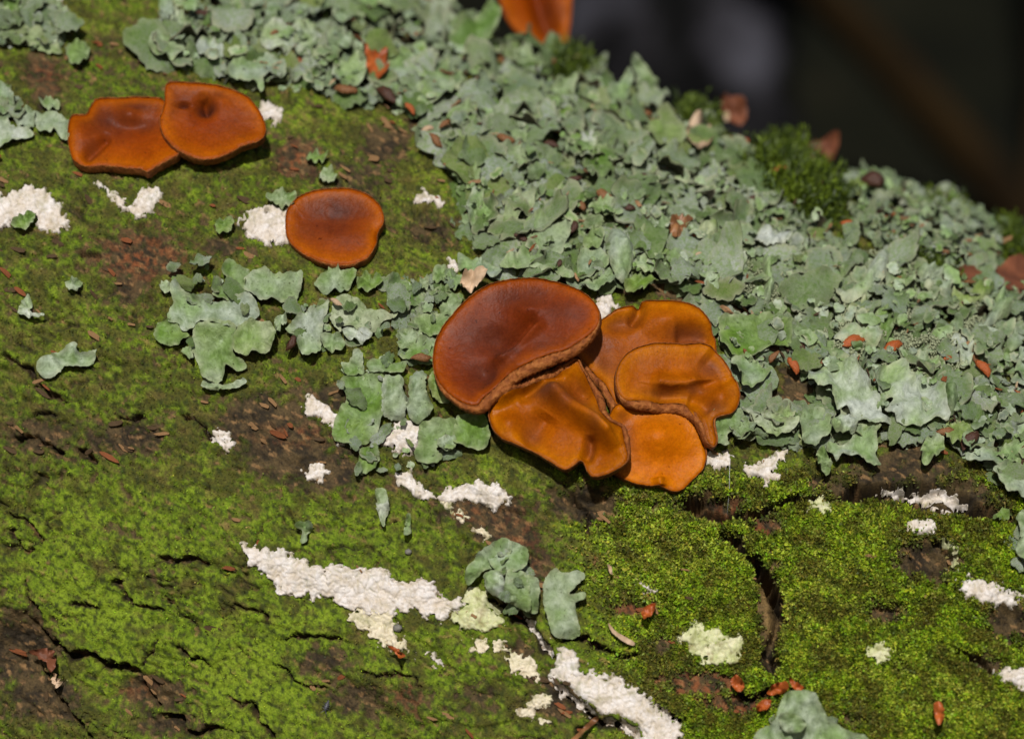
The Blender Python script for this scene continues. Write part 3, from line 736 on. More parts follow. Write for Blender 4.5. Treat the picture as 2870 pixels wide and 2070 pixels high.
# F: solitary disc
fungus("solitary round orange brown disc fungus beside a white crust patch", [(800, 640), (803, 600), (830, 562), (870, 541), (920, 533), (980, 531), (1030, 547), (1060, 572), (1076, 602), (1076, 628), (1060, 650), (1054, 690), (1035, 725), (1000, 745), (960, 752), (920, 749), (870, 730), (830, 702), (806, 672)],
       (940, 640), 0.10, (-0.03, -0.88, 0.38), [('d', 950, 610, 70, 45, -.02), ('d', 960, 660, 60, 30, .01), ('d', 1062, 660, 22, 30, -.02)], [(940, 590, 100, 48, .95), (940, 635, 95, 62, .7), (870, 650, 50, 45, .5)], 5, [(930, 745, 80, 2)], None, cup=0.03)
# G, H: pair
PR = "overlapping cup fungi on the mossy bark"
fungus("flat orange disc fungus with wavy edge, overlapped by its neighbour of the pair", q10([(150, 570), (185, 462), (260, 448), (325, 435), (375, 340), (425, 275), (560, 266), (800, 264), (1070, 290), (1220, 500), (1240, 790), (1130, 885), (1010, 955), (930, 1005), (860, 978), (700, 965), (520, 940), (360, 948), (260, 925), (185, 860), (147, 720)]),
       tuple(q10([(680, 640)])[0]), 0.09, (-0.04, -0.82, 0.46), [('d', *q10([(740, 450)])[0], 30, 24, .025), ('d', *q10([(800, 530)])[0], 60, 20, -.02), ('r', q10([(560, 620), (420, 760), (290, 890)]), 14, -.03), ('d', *q10([(250, 600)])[0], 40, 50, .02)],
       [(*q10([(560, 480)])[0], 80, 50, .85), (*q10([(850, 340)])[0], 90, 24, .8), (*q10([(900, 510)])[0], 80, 30, .6), (*q10([(380, 780)])[0], 30, 60, .5)], 4, (), PR, cup=0.02)
fungus("orange disc fungus with a dark pitted navel, lying over its neighbour of the pair", q10([(1110, 135), (1200, 115), (1400, 130), (1620, 160), (1850, 232), (1960, 320), (2040, 440), (2080, 560), (2060, 655), (1990, 705), (1850, 748), (1750, 808), (1640, 858), (1520, 883), (1420, 878), (1280, 828), (1160, 750), (1085, 650), (1042, 560), (1038, 470), (1080, 340), (1088, 220)]),
       tuple(q10([(1520, 480)])[0]), 0.25, (0.04, -0.86, 0.40), [('d', *q10([(1490, 350)])[0], 26, 24, -.06), ('r', q10([(1470, 260), (1520, 400)]), 10, -.03), ('d', *q10([(1270, 335)])[0], 18, 7, -.03), ('d', *q10([(1580, 330)])[0], 30, 20, .02)],
       [(*q10([(1500, 370)])[0], 36, 24, 1.0), (*q10([(1270, 335)])[0], 22, 9, 1.0), (*q10([(1200, 260)])[0], 90, 60, .55), (*q10([(1600, 220)])[0], 110, 30, .6), (*q10([(1750, 480)])[0], 70, 60, .3)], 5, (), PR, cup=0.025)
# I: one standing on the far shoulder of the log, cut by the picture's upper edge
bp = surf_s(np.array([1540.]), np.array([165.]))[0]
fungus("upright orange cup fungus standing on the far shoulder of the log", [(1360, -120), (1385, -30), (1420, 60), (1470, 115), (1535, 158), (1575, 145), (1596, 90), (1604, 0), (1600, -110), (1500, -190), (1410, -180)],
       (1500, 20), 0.0, (0.12, -0.95, 0.05), [('r', [(1480, -100), (1520, 40), (1550, 130)], 26, -.05)], [(1540, 40, 40, 120, .5)], 6, (), None, base_pos=bp + V((0, 0.12, 0.12)), cup=0.03)

# ------------------------------------------------------------------ white and cream crust lichens
CRUST_POLYS = []
def crust(label, poly, mat=M_CRUST, thick=0.013, dirt=0.25, cell=15, seed=0, edge=9):
    P = V(poly); CRUST_POLYS.append(P)
    gx = np.arange(P[:, 0].min() - 24, P[:, 0].max() + 24, 3.1); gy = np.arange(P[:, 1].min() - 24, P[:, 1].max() + 24, 3.1)
    X, Y = np.meshgrid(gx, gy)
    rs = np.random.default_rng(500 + seed)
    X = X + rs.uniform(-.8, .8, X.shape); Y = Y + rs.uniform(-.8, .8, Y.shape)
    wx2 = X + edge * 1.6 * noise(X / 26, Y / 26, 110 + seed) + edge * noise(X / 10, Y / 10, 113 + seed); wy2 = Y + edge * 1.6 * noise(X / 26, Y / 26, 111 + seed) + edge * noise(X / 10, Y / 10, 114 + seed)
    d, _, _ = seg_dist(wx2, wy2, P, True)
    sd = np.where(inside(wx2, wy2, P), d, -d) + (8 if dirt < .3 else 5)
    sd = sd - (10 + 60 * dirt) * sstep(0.08, 0.45, fbm(X / 34, Y / 34, 3, 125 + seed)) * sstep(40, 4, sd)
    # areoles
    Xc = X + 9 * noise(X / 45, Y / 45, 123); Yc = Y + 9 * noise(X / 45, Y / 45, 124)
    cxs = np.floor(Xc / cell).astype(int); cys = np.floor(Yc / cell).astype(int)
    F1 = np.full(X.shape, 1e9); F2 = np.full(X.shape, 1e9); hid = np.zeros(X.shape)
    for ox in (-1, 0, 1):
        for oy in (-1, 0, 1):
            ix, iy = cxs + ox, cys + oy
            h = _perm[(_perm[ix & 255] + iy) & 255]; h2 = _perm[(h + 91) & 255]
            dx = (ix + h / 255.0) * cell - Xc; dy = (iy + h2 / 255.0) * cell - Yc
            dist = np.hypot(dx, dy)
            m = dist < F1
            F2 = np.where(m, F1, np.minimum(F2, dist)); hid = np.where(m, h2 / 255.0, hid); F1 = np.where(m, dist, F1)
    gap = sstep(0, 3.4, F2 - F1)
    thick = thick * 0.42
    h = -0.012 + (0.012 + thick) * sstep(-4, 5, sd) + 0.0055 * (gap - 0.8) * (sd > 0) + 0.0035 * (hid - 0.5) * (sd > 3) + 0.004 * fbm(X / 40, Y / 40, 3, 117) + 0.0010 * noise(X / 7, Y / 7, 119) + 0.006
    Pn = 0.15 * surf(X, Y) + 0.85 * surf_s(X, Y); nn = base_normal(Pn)
    P3 = Pn + nn * h[..., None]
    keep = sd > -6
    k = np.arange(X.size).reshape(X.shape)
    ok = keep[:-1, :-1] & keep[1:, :-1] & keep[:-1, 1:] & keep[1:, 1:]
    F = np.stack([k[:-1, :-1], k[1:, :-1], k[1:, 1:], k[:-1, 1:]], -1)[ok]
    if len(F) == 0: return
    used, inv = np.unique(F, return_inverse=True)
    dv_ = np.clip(sstep(9, -2, sd) * 0.55 * sstep(-.4, .3, noise(X / 12, Y / 12, 126)) + (0.12 + dirt) * sstep(0.0, 0.4, fbm(X / 30, Y / 30, 3, 121 + seed)) + 0.32 * (1 - gap), 0, 0.9).ravel()[used]
    c0 = P3.reshape(-1, 3)[used].mean(0)
    o = link("crust_lichen", np_mesh("crust_lichen", P3.reshape(-1, 3)[used] - c0, inv.reshape(-1, 4), attrs={"dirt": dv_}), mat)
    o.location = c0
    tag(o, label, "crust lichen", "crusty pale lichen patches on the bark")

z6 = lambda p: zz(700, 650, p); z5 = lambda p: zz(0, 650, p); z1 = lambda p: zz(0, 0, p); z2 = lambda p: zz(700, 0, p); z3 = lambda p: zz(1400, 0, p)
z4 = lambda p: zz(2070, 0, p); z7 = lambda p: zz(1400, 650, p); z8 = lambda p: zz(2070, 650, p); zB = lambda p: zz(0, 1370, p); zC = lambda p: zz(700, 1370, p); zD = lambda p: zz(1400, 1370, p); zE = lambda p: zz(2070, 1370, p)
CRL = [
 ("ragged white crust patch on moss below the overlapping disc pair, the widest there", z1([(-20, 1290), (70, 1270), (200, 1230), (300, 1260), (370, 1340), (430, 1450), (400, 1510), (290, 1500), (230, 1430), (120, 1430), (0, 1480), (-30, 1470)]), 0, .012, .1),
 ("white crust patch curved like a hook under the wavy disc", z1([(640, 1195), (700, 1240), (780, 1290), (830, 1350), (900, 1340), (930, 1300), (930, 1240), (960, 1210), (1035, 1270), (1020, 1330), (970, 1390), (900, 1400), (830, 1380), (760, 1310)]), 0, .01, .2),
 ("white crust patch touching the solitary disc", z1([(1620, 1390), (1740, 1385), (1860, 1380), (1900, 1480), (1890, 1590), (1760, 1590), (1660, 1540), (1590, 1490)]), 0, .016, .05),
 ("small white crust blotch beside the navelled disc", z2([(80, 690), (130, 700), (200, 750), (180, 800), (110, 800), (70, 740)]), 0, .012, .05),
 ("smudged white crust patch on moss between the solitary disc and the lichen mat", z2([(1075, 1270), (1130, 1250), (1180, 1310), (1270, 1310), (1270, 1345), (1200, 1360), (1120, 1330)]), 0, .008, .3),
 ("slim upright white fleck on moss above the broad disc", z6([(1310, 170), (1330, 180), (1350, 260), (1330, 275), (1310, 240)]), 0, .008, .05),
 ("white crust wedge between the broad disc and the notched fungus", z7([(640, 480), (690, 420), (770, 490), (740, 520), (690, 575), (655, 560)]), 0, .014, .1),
 ("white chip of crust on dark bark above the tubular lichen lobes", z6([(385, 1095), (420, 1110), (500, 1160), (570, 1210), (560, 1270), (500, 1250), (440, 1210), (370, 1170)]), 0, .016, .05),
 ("knobbly white crust block below the tubular lichen lobes", z6([(845, 1330), (900, 1290), (960, 1270), (1000, 1230), (1060, 1240), (1105, 1290), (1100, 1400), (1060, 1450), (960, 1430), (900, 1390)]), 0, .02, .05),
 ("white sliver beside a thin crack in brown bark", z5([(1365, 1310), (1440, 1300), (1505, 1320), (1500, 1420), (1460, 1410), (1410, 1350)]), 0, .010, .1),
 ("small fuzzy white dot on dark brown bark", z6([(390, 1540), (430, 1515), (480, 1540), (500, 1580), (470, 1625), (410, 1610), (380, 1570)]), 0, .012, .0),
 ("white crust fleck at the tip of mossy lichen", z6([(570, 1390), (650, 1370), (720, 1380), (720, 1410), (640, 1410)]), 0, .010, .2),
 ("jagged white crust streak below the crowded cluster", zC([(970, -80), (1040, -100), (1090, -40), (1130, 30), (1240, 40), (1300, 20), (1400, -10), (1470, -40), (1600, -30), (1690, 80), (1600, 110), (1480, 60), (1400, 60), (1290, 70), (1200, 60), (1110, 45), (1020, -20)]), 0, .016, .08),
 ("thin cream crust trail running down from the jagged white streak", zC([(1240, 70), (1310, 80), (1370, 160), (1460, 230), (1590, 290), (1580, 330), (1480, 270), (1390, 200), (1310, 140)]), 1, .006, .5),
 ("long white cracked crust band, the largest, tapering to a point", zC([(-45, 365), (60, 400), (200, 410), (270, 450), (340, 500), (440, 505), (560, 510), (740, 535), (785, 540), (830, 505), (880, 530), (880, 580), (930, 620), (1060, 620), (1200, 620), (1215, 690), (1300, 730), (1390, 720), (1400, 770), (1300, 800), (1240, 850), (1150, 830), (1080, 770), (960, 790), (900, 800), (820, 790), (740, 800), (620, 740), (480, 700), (320, 680), (200, 670), (170, 590), (90, 530), (10, 480)]), 0, .018, .06),
 ("cream crust tongue hanging from the long white band", zC([(760, 800), (900, 800), (930, 880), (960, 950), (1010, 1000), (1000, 1050), (930, 1030), (850, 990), (790, 930), (690, 880), (640, 840), (700, 800)]), 1, .014, .2),
 ("cream crust lumps cracked apart beside the dark gap", zC([(1310, 810), (1400, 740), (1450, 660), (1540, 630), (1560, 750), (1680, 800), (1700, 870), (1560, 920), (1440, 920), (1350, 890)]), 2, .014, .3),
 ("pale yellow crust strip above the moss hump", zC([(1410, 980), (1500, 990), (1620, 1000), (1680, 1030), (1640, 1060), (1500, 1050), (1420, 1040)]), 1, .006, .45),
 ("faint pale crust wisp on bright moss", zC([(1090, 1110), (1180, 1080), (1240, 1130), (1220, 1160), (1150, 1130)]), 0, .004, .4),
 ("tiled cream crust oval beside the deep crack", zC([(1690, 1070), (1760, 1090), (1840, 1140), (1880, 1200), (1870, 1260), (1800, 1210), (1710, 1190)]), 1, .012, .2),
 ("cream crust curl below the tiled oval", zD([(120, 1480), (190, 1400), (250, 1350), (330, 1340), (350, 1390), (260, 1430), (200, 1500)]), 1, .010, .3),
 ("tiny cream crust smear under the curl", zD([(230, 1500), (310, 1500), (330, 1540), (250, 1540)]), 1, .006, .3),
 ("long pinkish white tiled crust along the deep crack", zD([(350, 1060), (440, 1050), (530, 1110), (545, 1210), (620, 1220), (740, 1230), (850, 1300), (950, 1340), (1040, 1390), (1070, 1450), (1160, 1510), (1200, 1680), (950, 1680), (860, 1590), (720, 1500), (560, 1440), (430, 1340), (340, 1250), (370, 1150)]), 0, .018, .22),
 ("slim white ribbon of crust on the crack's lip", zD([(180, 850), (230, 880), (250, 930), (320, 1000), (355, 1090), (320, 1060), (240, 960)]), 0, .010, .1),
 ("white crust blotch under the lobed amber fungus", z7([(1360, 1450), (1420, 1450), (1510, 1480), (1500, 1530), (1420, 1540), (1360, 1500)]), 0, .012, .1),
 ("forked white crust blotch at the dark hollow's edge", z7([(1620, 1550), (1700, 1530), (1790, 1480), (1870, 1440), (1870, 1470), (1800, 1530), (1810, 1630), (1760, 1640), (1700, 1600), (1640, 1590)]), 0, .012, .15),
 ("white crust splash inside the long dark crevice", zE([(930, 20), (1000, 15), (1080, 40), (1180, 60), (1240, 55), (1330, 40), (1450, 90), (1460, 115), (1380, 150), (1270, 115), (1130, 70), (1010, 50)]), 0, .012, .1),
 ("pale crust knob above the bare dark hollow", zE([(1120, 240), (1190, 210), (1280, 200), (1270, 290), (1180, 300)]), 0, .012, .25),
 ("white oblong crust patch beside the bare dark bark", zE([(1450, 620), (1520, 590), (1600, 600), (1700, 630), (1850, 710), (1790, 750), (1700, 760), (1600, 740), (1500, 690)]), 0, .016, .0),
 ("white crust patch on moss below the oblong one", zE([(1690, 1225), (1770, 1175), (1890, 1170), (1890, 1300), (1780, 1270)]), 0, .014, .05),
 ("yellowish crust oval sunk in leafy moss by the branching crack", zD([(1210, 910), (1290, 880), (1400, 910), (1560, 960), (1600, 1020), (1550, 1120), (1460, 1160), (1350, 1140), (1240, 1060), (1195, 1000)]), 2, .010, .35),
 ("small yellowish crust spot deep in leafy moss", zE([(830, 1050), (900, 1000), (960, 990), (1010, 1050), (980, 1130), (900, 1140)]), 2, .008, .4),
 ("tiny white smear on leafy moss above an orange scrap", zD([(890, 580), (930, 590), (960, 650), (1040, 660), (1020, 690), (960, 680), (910, 630)]), 0, .006, .3),
 ("pale crust bead row on the crevice lip", zE([(450, 90), (520, 60), (600, 110), (600, 150), (540, 160), (470, 140)]), 2, .012, .3),
 ("white crust tip among lichen near the log shoulder", z4([(270, 1380), (310, 1370), (350, 1430), (430, 1490), (490, 1540), (440, 1540), (350, 1480)]), 0, .014, .05),
 ("white crust fleck in the corner lichen", z1([(300, -20), (420, -20), (390, 40), (340, 50), (310, 20)]), 0, .012, .0),
 ("white flake showing through the broad lichen mat", z1([(1730, 210), (1820, 200), (1840, 260), (1780, 280)]), 0, .012, .0),
 ("thin yellowish crust line edging the bare dark hollow", zE([(1310, 310), (1380, 320), (1430, 390), (1430, 540), (1405, 530), (1400, 420), (1350, 370)]), 2, .008, .3),
]
for i, (lab, poly, mk, th, dirt) in enumerate(CRL):
    crust(lab, poly, (M_CRUST, M_CRUST_CREAM, M_CRUST_LIME)[mk], th, dirt, 18 if mk != 1 else 15, i)

# ------------------------------------------------------------------ leafy lichens
def cdt_fill(out, spacing, seed=0):
    P = V(out); n = len(P)
    gx = np.arange(P[:, 0].min(), P[:, 0].max(), spacing); gy = np.arange(P[:, 1].min(), P[:, 1].max(), spacing)
    X, Y = np.meshgrid(gx, gy)
    rs = np.random.default_rng(900 + seed)
    X = (X + rs.uniform(-.3, .3, X.shape) * spacing).ravel(); Y = (Y + rs.uniform(-.3, .3, Y.shape) * spacing).ravel()
    d, _, _ = seg_dist(X, Y, P, True)
    ok = inside(X, Y, P) & (d > spacing * 0.55)
    pts = np.vstack([P, np.stack([X[ok], Y[ok]], 1)])
    r = delaunay_2d_cdt([Vector(p) for p in pts.tolist()], [], [list(range(n))], 1, 1e-6)
    vs = V([tuple(v) for v in r[0]]); fs = [f for f in r[2] if len(f) == 3]
    return vs, np.array(fs, int)

def crenate(out, amp, seed):
    n = len(out)
    tg = np.roll(out, -1, 0) - np.roll(out, 1, 0); tg /= np.linalg.norm(tg, axis=1, keepdims=True) + 1e-9
    on = np.stack([tg[:, 1], -tg[:, 0]], 1)
    a2 = (out[:, 0] * np.roll(out[:, 1], -1) - np.roll(out[:, 0], -1) * out[:, 1]).sum()
    if a2 < 0: on = -on
    s = np.arange(n)
    ph_ = 3.0 * noise(s * 0.06, s * 0 + seed * 1.3, 131)
    sc = 0.7 * (np.abs(np.sin(s * 0.42 + ph_)) ** 0.6 - 0.6) + 0.5 * (np.abs(np.sin(s * 1.05 + 2 * ph_)) - 0.6)
    return out + on * (amp * (0.9 * sc + 1.0 * noise(s * 0.12, s * 0 + seed, 132) + .4 * noise(s * 0.6, s * 0 + seed, 133)))[:, None]

def sheet(verts_top, faces, nrm, thick):
    """a sheet with an underside and closed edge: returns verts, faces list, under mask"""
    n = len(verts_top)
    e = {}
    for f in faces:
        for a, b in ((f[0], f[1]), (f[1], f[2]), (f[2], f[0])):
            if (b, a) in e: del e[(b, a)]
            else: e[(a, b)] = 1
    bot = verts_top - nrm * thick
    E = np.array(list(e), int).reshape(-1, 2)
    bi = np.unique(E); mp = {int(k): i for i, k in enumerate(bi)}; m = len(bi)
    side = np.array([(mp[int(b)] + 2 * n, mp[int(a)] + 2 * n, mp[int(a)] + 2 * n + m, mp[int(b)] + 2 * n + m) for a, b in E], int)
    V2 = np.vstack([verts_top, bot, verts_top[bi], bot[bi]])
    src = np.concatenate([np.arange(n), np.arange(n), bi, bi])
    und = np.concatenate([np.zeros(n), np.ones(n), np.full(m, .15), np.full(m, .9)])
    return V2, [np.vstack([faces, faces[:, ::-1] + n]), side], und, src

HERO_POLYS = []
HLIFT = 0.0
_hid = [0]
def hero(parent, poly, green=0.0, sored=0.15, lift=0.010, wave=0.011, curl=0.021, bulge=0.0, cren=3.4, mat=None, name="lobe", stand=None, spacing=None, thick=0.0032):
    _hid[0] += 1; sd = _hid[0]
    mat = mat or M_LICHEN
    out = crenate(resample(poly, 5.0), cren, sd)
    area = abs((out[:, 0] * np.roll(out[:, 1], -1) - np.roll(out[:, 0], -1) * out[:, 1]).sum()) / 2
    sp = spacing or float(np.clip(math.sqrt(area) / 9, 5.5, 12))
    v, f = cdt_fill(out, sp, sd)
    if len(f) == 0: return
    X, Y = v[:, 0], v[:, 1]
    d, _, _ = seg_dist(X, Y, out, True)
    ang = np.arctan2(Y - Y.mean(), X - X.mean())
    wv = noise(X / 55, Y / 55, 140 + sd)
    ce = noise(np.cos(ang) * 1.7 + sd, np.sin(ang) * 1.7, 141)
    h = lift + HLIFT + 1.1 * wave * wv + 0.9 * curl * (0.4 + 1.6 * ce) * np.exp(-d / 15) + 0.004 * noise(X / 17, Y / 17, 142) + 0.007 * noise(X / 30, Y / 30, 144) + 0.009 * np.exp(-d / 20) * noise(X / 16, Y / 16, 146)
    if bulge:
        mx = d.max(); h = h + bulge * np.sqrt(np.clip(1 - (1 - d / mx) ** 2, 0, 1)) * (0.75 + 0.5 * noise(X / 25, Y / 25, 148))
    if stand is None:
        S = surf_s(X, Y); nn = base_normal(S)
        T = S + nn * (h + 0.012)[:, None]
    else:
        bx, by, nv, yoff = stand
        nv = V(nv) / np.linalg.norm(V(nv)); S0 = surf_s(np.array([float(bx)]), np.array([float(by)]))[0] + V((0, yoff, 0))
        dist = np.hypot(X - bx, Y - by) / 1000
        T = plane_pts(X, Y, S0, nv) + nv * (h + 1.2 * dist ** 2 * (0.5 + wv))[:, None]
        nn = np.broadcast_to(nv, T.shape)
    # orient faces to the outside
    a, b, c = T[f[:, 0]], T[f[:, 1]], T[f[:, 2]]
    g = np.cross(b - a, c - a)
    flip = (g * nn[f[:, 0]]).sum(1) < 0
    f[flip] = f[flip][:, ::-1]
    V2, F2, und, src = sheet(T, f, nn, thick)
    g_ = np.clip(green + 0.55 * noise(X / 60, Y / 60, 143 + sd) - 0.05, 0, 1); g_ = g_[src]
    so = np.clip(0.22 * np.exp(-d / 4) + sored * 2.2 * np.exp(-d / 7) * sstep(-.2, .4, noise(X / 22, Y / 22, 145)) , 0, .85); so = so[src]
    c0 = V2.mean(0)
    off = c0 if parent is None else V(parent.location)
    o = link(name, np_mesh(name, V2 - off, F2, attrs={"green": g_, "sored": so, "under": und * 0.92}), mat, parent)
    if parent is None: o.location = c0
    HERO_POLYS.append(V(poly))
    return o

# -- filler lobes: shared meshes
def filler_variant(seed, lo=False):
    rs = np.random.default_rng(3000 + seed)
    th = np.linspace(0, 2 * np.pi, 18 if lo else 44, endpoint=False)
    m = rs.integers(3, 6)
    r = 0.66 + 0.24 * np.abs(np.cos(m * th / 2 + rs.uniform(0, 6))) ** 0.7 + 0.16 * np.cos(th + rs.uniform(0, 6)) + 0.14 * np.cos(2 * th + rs.uniform(0, 6))
    r += 0.055 * np.abs(np.sin(th * rs.integers(7, 10) + rs.uniform(0, 6))) + rs.normal(0, .025, th.shape)
    out = np.stack([r * np.cos(th), r * np.sin(th) * rs.uniform(.65, 1)], 1)
    v, f = cdt_fill(out, 0.36 if lo else 0.17, seed)
    X, Y = v[:, 0], v[:, 1]
    d, _, _ = seg_dist(X, Y, out, True)
    k = rs.choice([0.35, 0.6, 0.9, 1.5, 2.1, -0.5, -0.9], p=[.22, .2, .15, .12, .09, .12, .10]) * rs.uniform(.8, 1.2)
    x3 = np.sin(k * X) / k; z3 = -(1 - np.cos(k * X)) / k
    z3 = z3 + 0.17 * noise(X * 1.7 + seed, Y * 1.7, 150) + 0.38 * np.exp(-d / .22) * noise(X * 2.1, Y * 2.1 + seed, 151) + 0.03 * noise(X * 7, Y * 7, 152)
    T = np.stack([x3, Y, z3], 1)
    nn = np.stack([np.sin(k * X), 0 * X, np.cos(k * X)], 1)
    a, b, c = T[f[:, 0]], T[f[:, 1]], T[f[:, 2]]
    flip = (np.cross(b - a, c - a) * nn[f[:, 0]]).sum(1) < 0
    f[flip] = f[flip][:, ::-1]
    V2, F2, und, src = sheet(T, f, nn, 0.06)
    g = np.clip(0.12 - 0.45 * X * rs.choice([1, 1, -.3]) + 0.5 * noise(X * 1.2 + seed * 2.2, Y * 1.2, 153), 0, 1)
    so = np.clip(rs.choice([0.1, 0.3, 0.45, 0.9], p=[.35, .3, .2, .15]) * np.exp(-d / .10) * 1.2, 0, .8)
    g = g[src]; so = so[src]
    if lo: return V2, F2, g, so, und * .92
    me = np_mesh("lobe", V2, F2, attrs={"green": g, "sored": so, "under": und * 0.92})
    me.materials.append(M_LICHEN)
    return me
FILL = [filler_variant(i) for i in range(40)]
SMALL = [filler_variant(100 + i, True) for i in range(16)]

MATS = []
def mat_patch(label, poly, n, size, tilt=0.5, seed=0, anchor=None):
    """a lichen thallus as a thing; its fillers are added after all hero lobes are known"""
    c = V(poly).mean(0) if anchor is None else V(anchor)
    if not on_log(c[0], c[1]): pass
    S = surf_s(np.array([c[0]]), np.array([c[1]]))[0]
    r = empty("leafy_lichen", tuple(S), label, "lichen", "leafy grey green lichens on the log")
    MATS.append((r, poly, n, size, tilt, seed))
    return r

LA_ = mat_patch("small pale green leafy lichen on olive moss above the overlapping disc pair", [(0, 0), (120, 0), (180, 60), (190, 120), (120, 150), (60, 130), (0, 140)], 46, (.022, .040), .4, 1, (90, 90))
for p, g in (([(270, 90), (330, 60), (400, 80), (440, 130), (420, 170), (360, 190), (300, 140)], .3), ([(420, 360), (440, 320), (520, 300), (570, 310), (575, 440), (500, 470), (450, 430)], .5), ([(120, 100), (180, 30), (235, 40), (220, 110), (150, 150)], .3),
             ([(0, 240), (100, 200), (230, 210), (300, 280), (380, 320), (400, 380), (300, 370), (200, 330), (60, 310)], .2), ([(40, 20), (110, 0), (130, 60), (80, 120), (20, 100)], .4)): hero(LA_, z1(p), g)
LB_ = mat_patch("grey green leafy lichen touching the wavy orange disc", [(0, 250), (40, 270), (60, 330), (0, 340)], 8, (.02, .032), .4, 2, (60, 340))
for p, g in (([(-30, 570), (60, 620), (100, 700), (60, 780), (-30, 770)], .25), ([(-30, 770), (40, 790), (100, 850), (190, 870), (220, 910), (130, 940), (40, 975), (-30, 960)], .2), ([(110, 760), (200, 740), (230, 800), (210, 870), (130, 850), (90, 800)], .1),
             ([(230, 780), (300, 760), (380, 770), (450, 820), (445, 940), (400, 930), (360, 880), (290, 900), (240, 860)], .1), ([(255, 690), (310, 670), (390, 700), (370, 740), (300, 745)], .6)): hero(LB_, z1(p), g)
HLIFT = 0.032
LC_ = mat_patch("wide leafy lichen mat between the navelled disc and the upright fungus", [(440, 60), (560, 25), (700, -60), (1360, -60), (1390, 60), (1330, 150), (1290, 250), (1290, 400), (1180, 390), (1130, 330), (1000, 300), (900, 270), (780, 250), (640, 240), (540, 190), (430, 180)], 170, (.030, .080), .5, 3, (900, 130))
for p, g in (([(960, 390), (1010, 300), (1080, 280), (1180, 360), (1210, 410), (1160, 460), (1060, 450)], .4), ([(1110, 160), (1170, 170), (1200, 240), (1190, 290), (1120, 280)], .0), ([(1480, 570), (1500, 510), (1640, 470), (1750, 440), (1830, 500), (1850, 590), (1720, 600), (1710, 690), (1680, 680), (1650, 620), (1560, 600)], .2),
             ([(1270, 400), (1330, 360), (1420, 370), (1450, 440), (1380, 450), (1300, 440)], .0)): hero(LC_, z1(p), g)
for p, g in (([(450, 430), (470, 330), (600, 290), (650, 370), (640, 410), (560, 440), (570, 500), (520, 530), (480, 500)], .0), ([(520, 590), (560, 500), (640, 470), (720, 520), (730, 590), (690, 660), (560, 650)], .35), ([(860, 590), (900, 470), (990, 450), (1090, 560), (1090, 650), (1100, 690), (960, 700), (880, 690)], .4),
             ([(1095, 540), (1200, 500), (1250, 520), (1300, 640), (1300, 720), (1150, 760), (1080, 720), (1100, 630)], .55), ([(400, 140), (500, 110), (600, 70), (640, 150), (640, 210), (600, 250), (520, 190), (430, 170)], .0), ([(80, 290), (200, 260), (420, 290), (450, 380), (330, 430), (180, 450), (60, 380)], .15),
             ([(860, 90), (1000, 80), (1130, 160), (1120, 220), (980, 200), (880, 150)], .0)): hero(LC_, z2(p), g)
hero(LC_, z2([(1280, 290), (1400, 200), (1560, 110), (1610, 90), (1630, 160), (1600, 250), (1530, 330), (1480, 410), (1380, 450), (1300, 400)]), 0.0, 0.1, wave=.02, stand=(1320, 190, (0.1, -.85, .5), 0.0))
LD_ = mat_patch("dense leafy lichen mat above the broad brown disc, lobes curled and overlapping", [(1330, 160), (1420, 150), (1520, 190), (1600, 250), (1720, 260), (1800, 300), (1800, 560), (1800, 790), (1650, 790), (1590, 800), (1480, 780), (1400, 740), (1340, 690), (1290, 560), (1230, 440), (1290, 400)], 190, (.030, .080), .55, 4, (1550, 520))
for p, g, k in (([(0, 290), (30, 230), (110, 220), (130, 110), (130, 20), (200, -20), (330, 20), (460, 20), (430, 110), (400, 190), (370, 240), (400, 290), (480, 330), (450, 370), (300, 320), (150, 315)], .1, {}), ([(500, 240), (540, 190), (640, 210), (690, 250), (680, 310), (620, 350), (540, 380), (500, 330)], .35, {}),
                ([(680, 130), (720, 80), (790, 100), (850, 150), (860, 250), (830, 340), (790, 395), (750, 370), (710, 280), (685, 210)], .1, dict(bulge=.04, curl=0)), ([(790, 430), (830, 370), (930, 350), (1020, 390), (1000, 420), (920, 450), (850, 465)], .5, {}), ([(860, 280), (950, 240), (1050, 260), (1060, 330), (1000, 350), (920, 340)], .2, {}),
                ([(530, 130), (600, 60), (660, 110), (640, 190), (560, 180)], .5, {}), ([(880, 100), (960, 60), (1080, 120), (1060, 230), (940, 240)], .5, {}), ([(520, 390), (600, 370), (700, 330), (740, 400), (680, 440), (580, 450)], .5, {})): hero(LD_, z7(p), g, **k)
for p, g in (([(1580, 1090), (1680, 1050), (1790, 1080), (1850, 1140), (1740, 1180), (1620, 1130)], .0), ([(1410, 1440), (1440, 1330), (1500, 1320), (1510, 1400), (1480, 1500), (1440, 1540)], .1), ([(1640, 1600), (1650, 1480), (1700, 1350), (1830, 1320), (1840, 1420), (1740, 1500), (1750, 1590), (1690, 1610)], .3),
             ([(1400, 1180), (1440, 1150), (1490, 1230), (1470, 1260), (1420, 1240)], .6), ([(1460, 830), (1540, 740), (1600, 800), (1560, 880), (1480, 900)], .1), ([(1280, 830), (1400, 790), (1460, 860), (1380, 910), (1290, 900)], .1)): hero(LD_, z2(p), g)
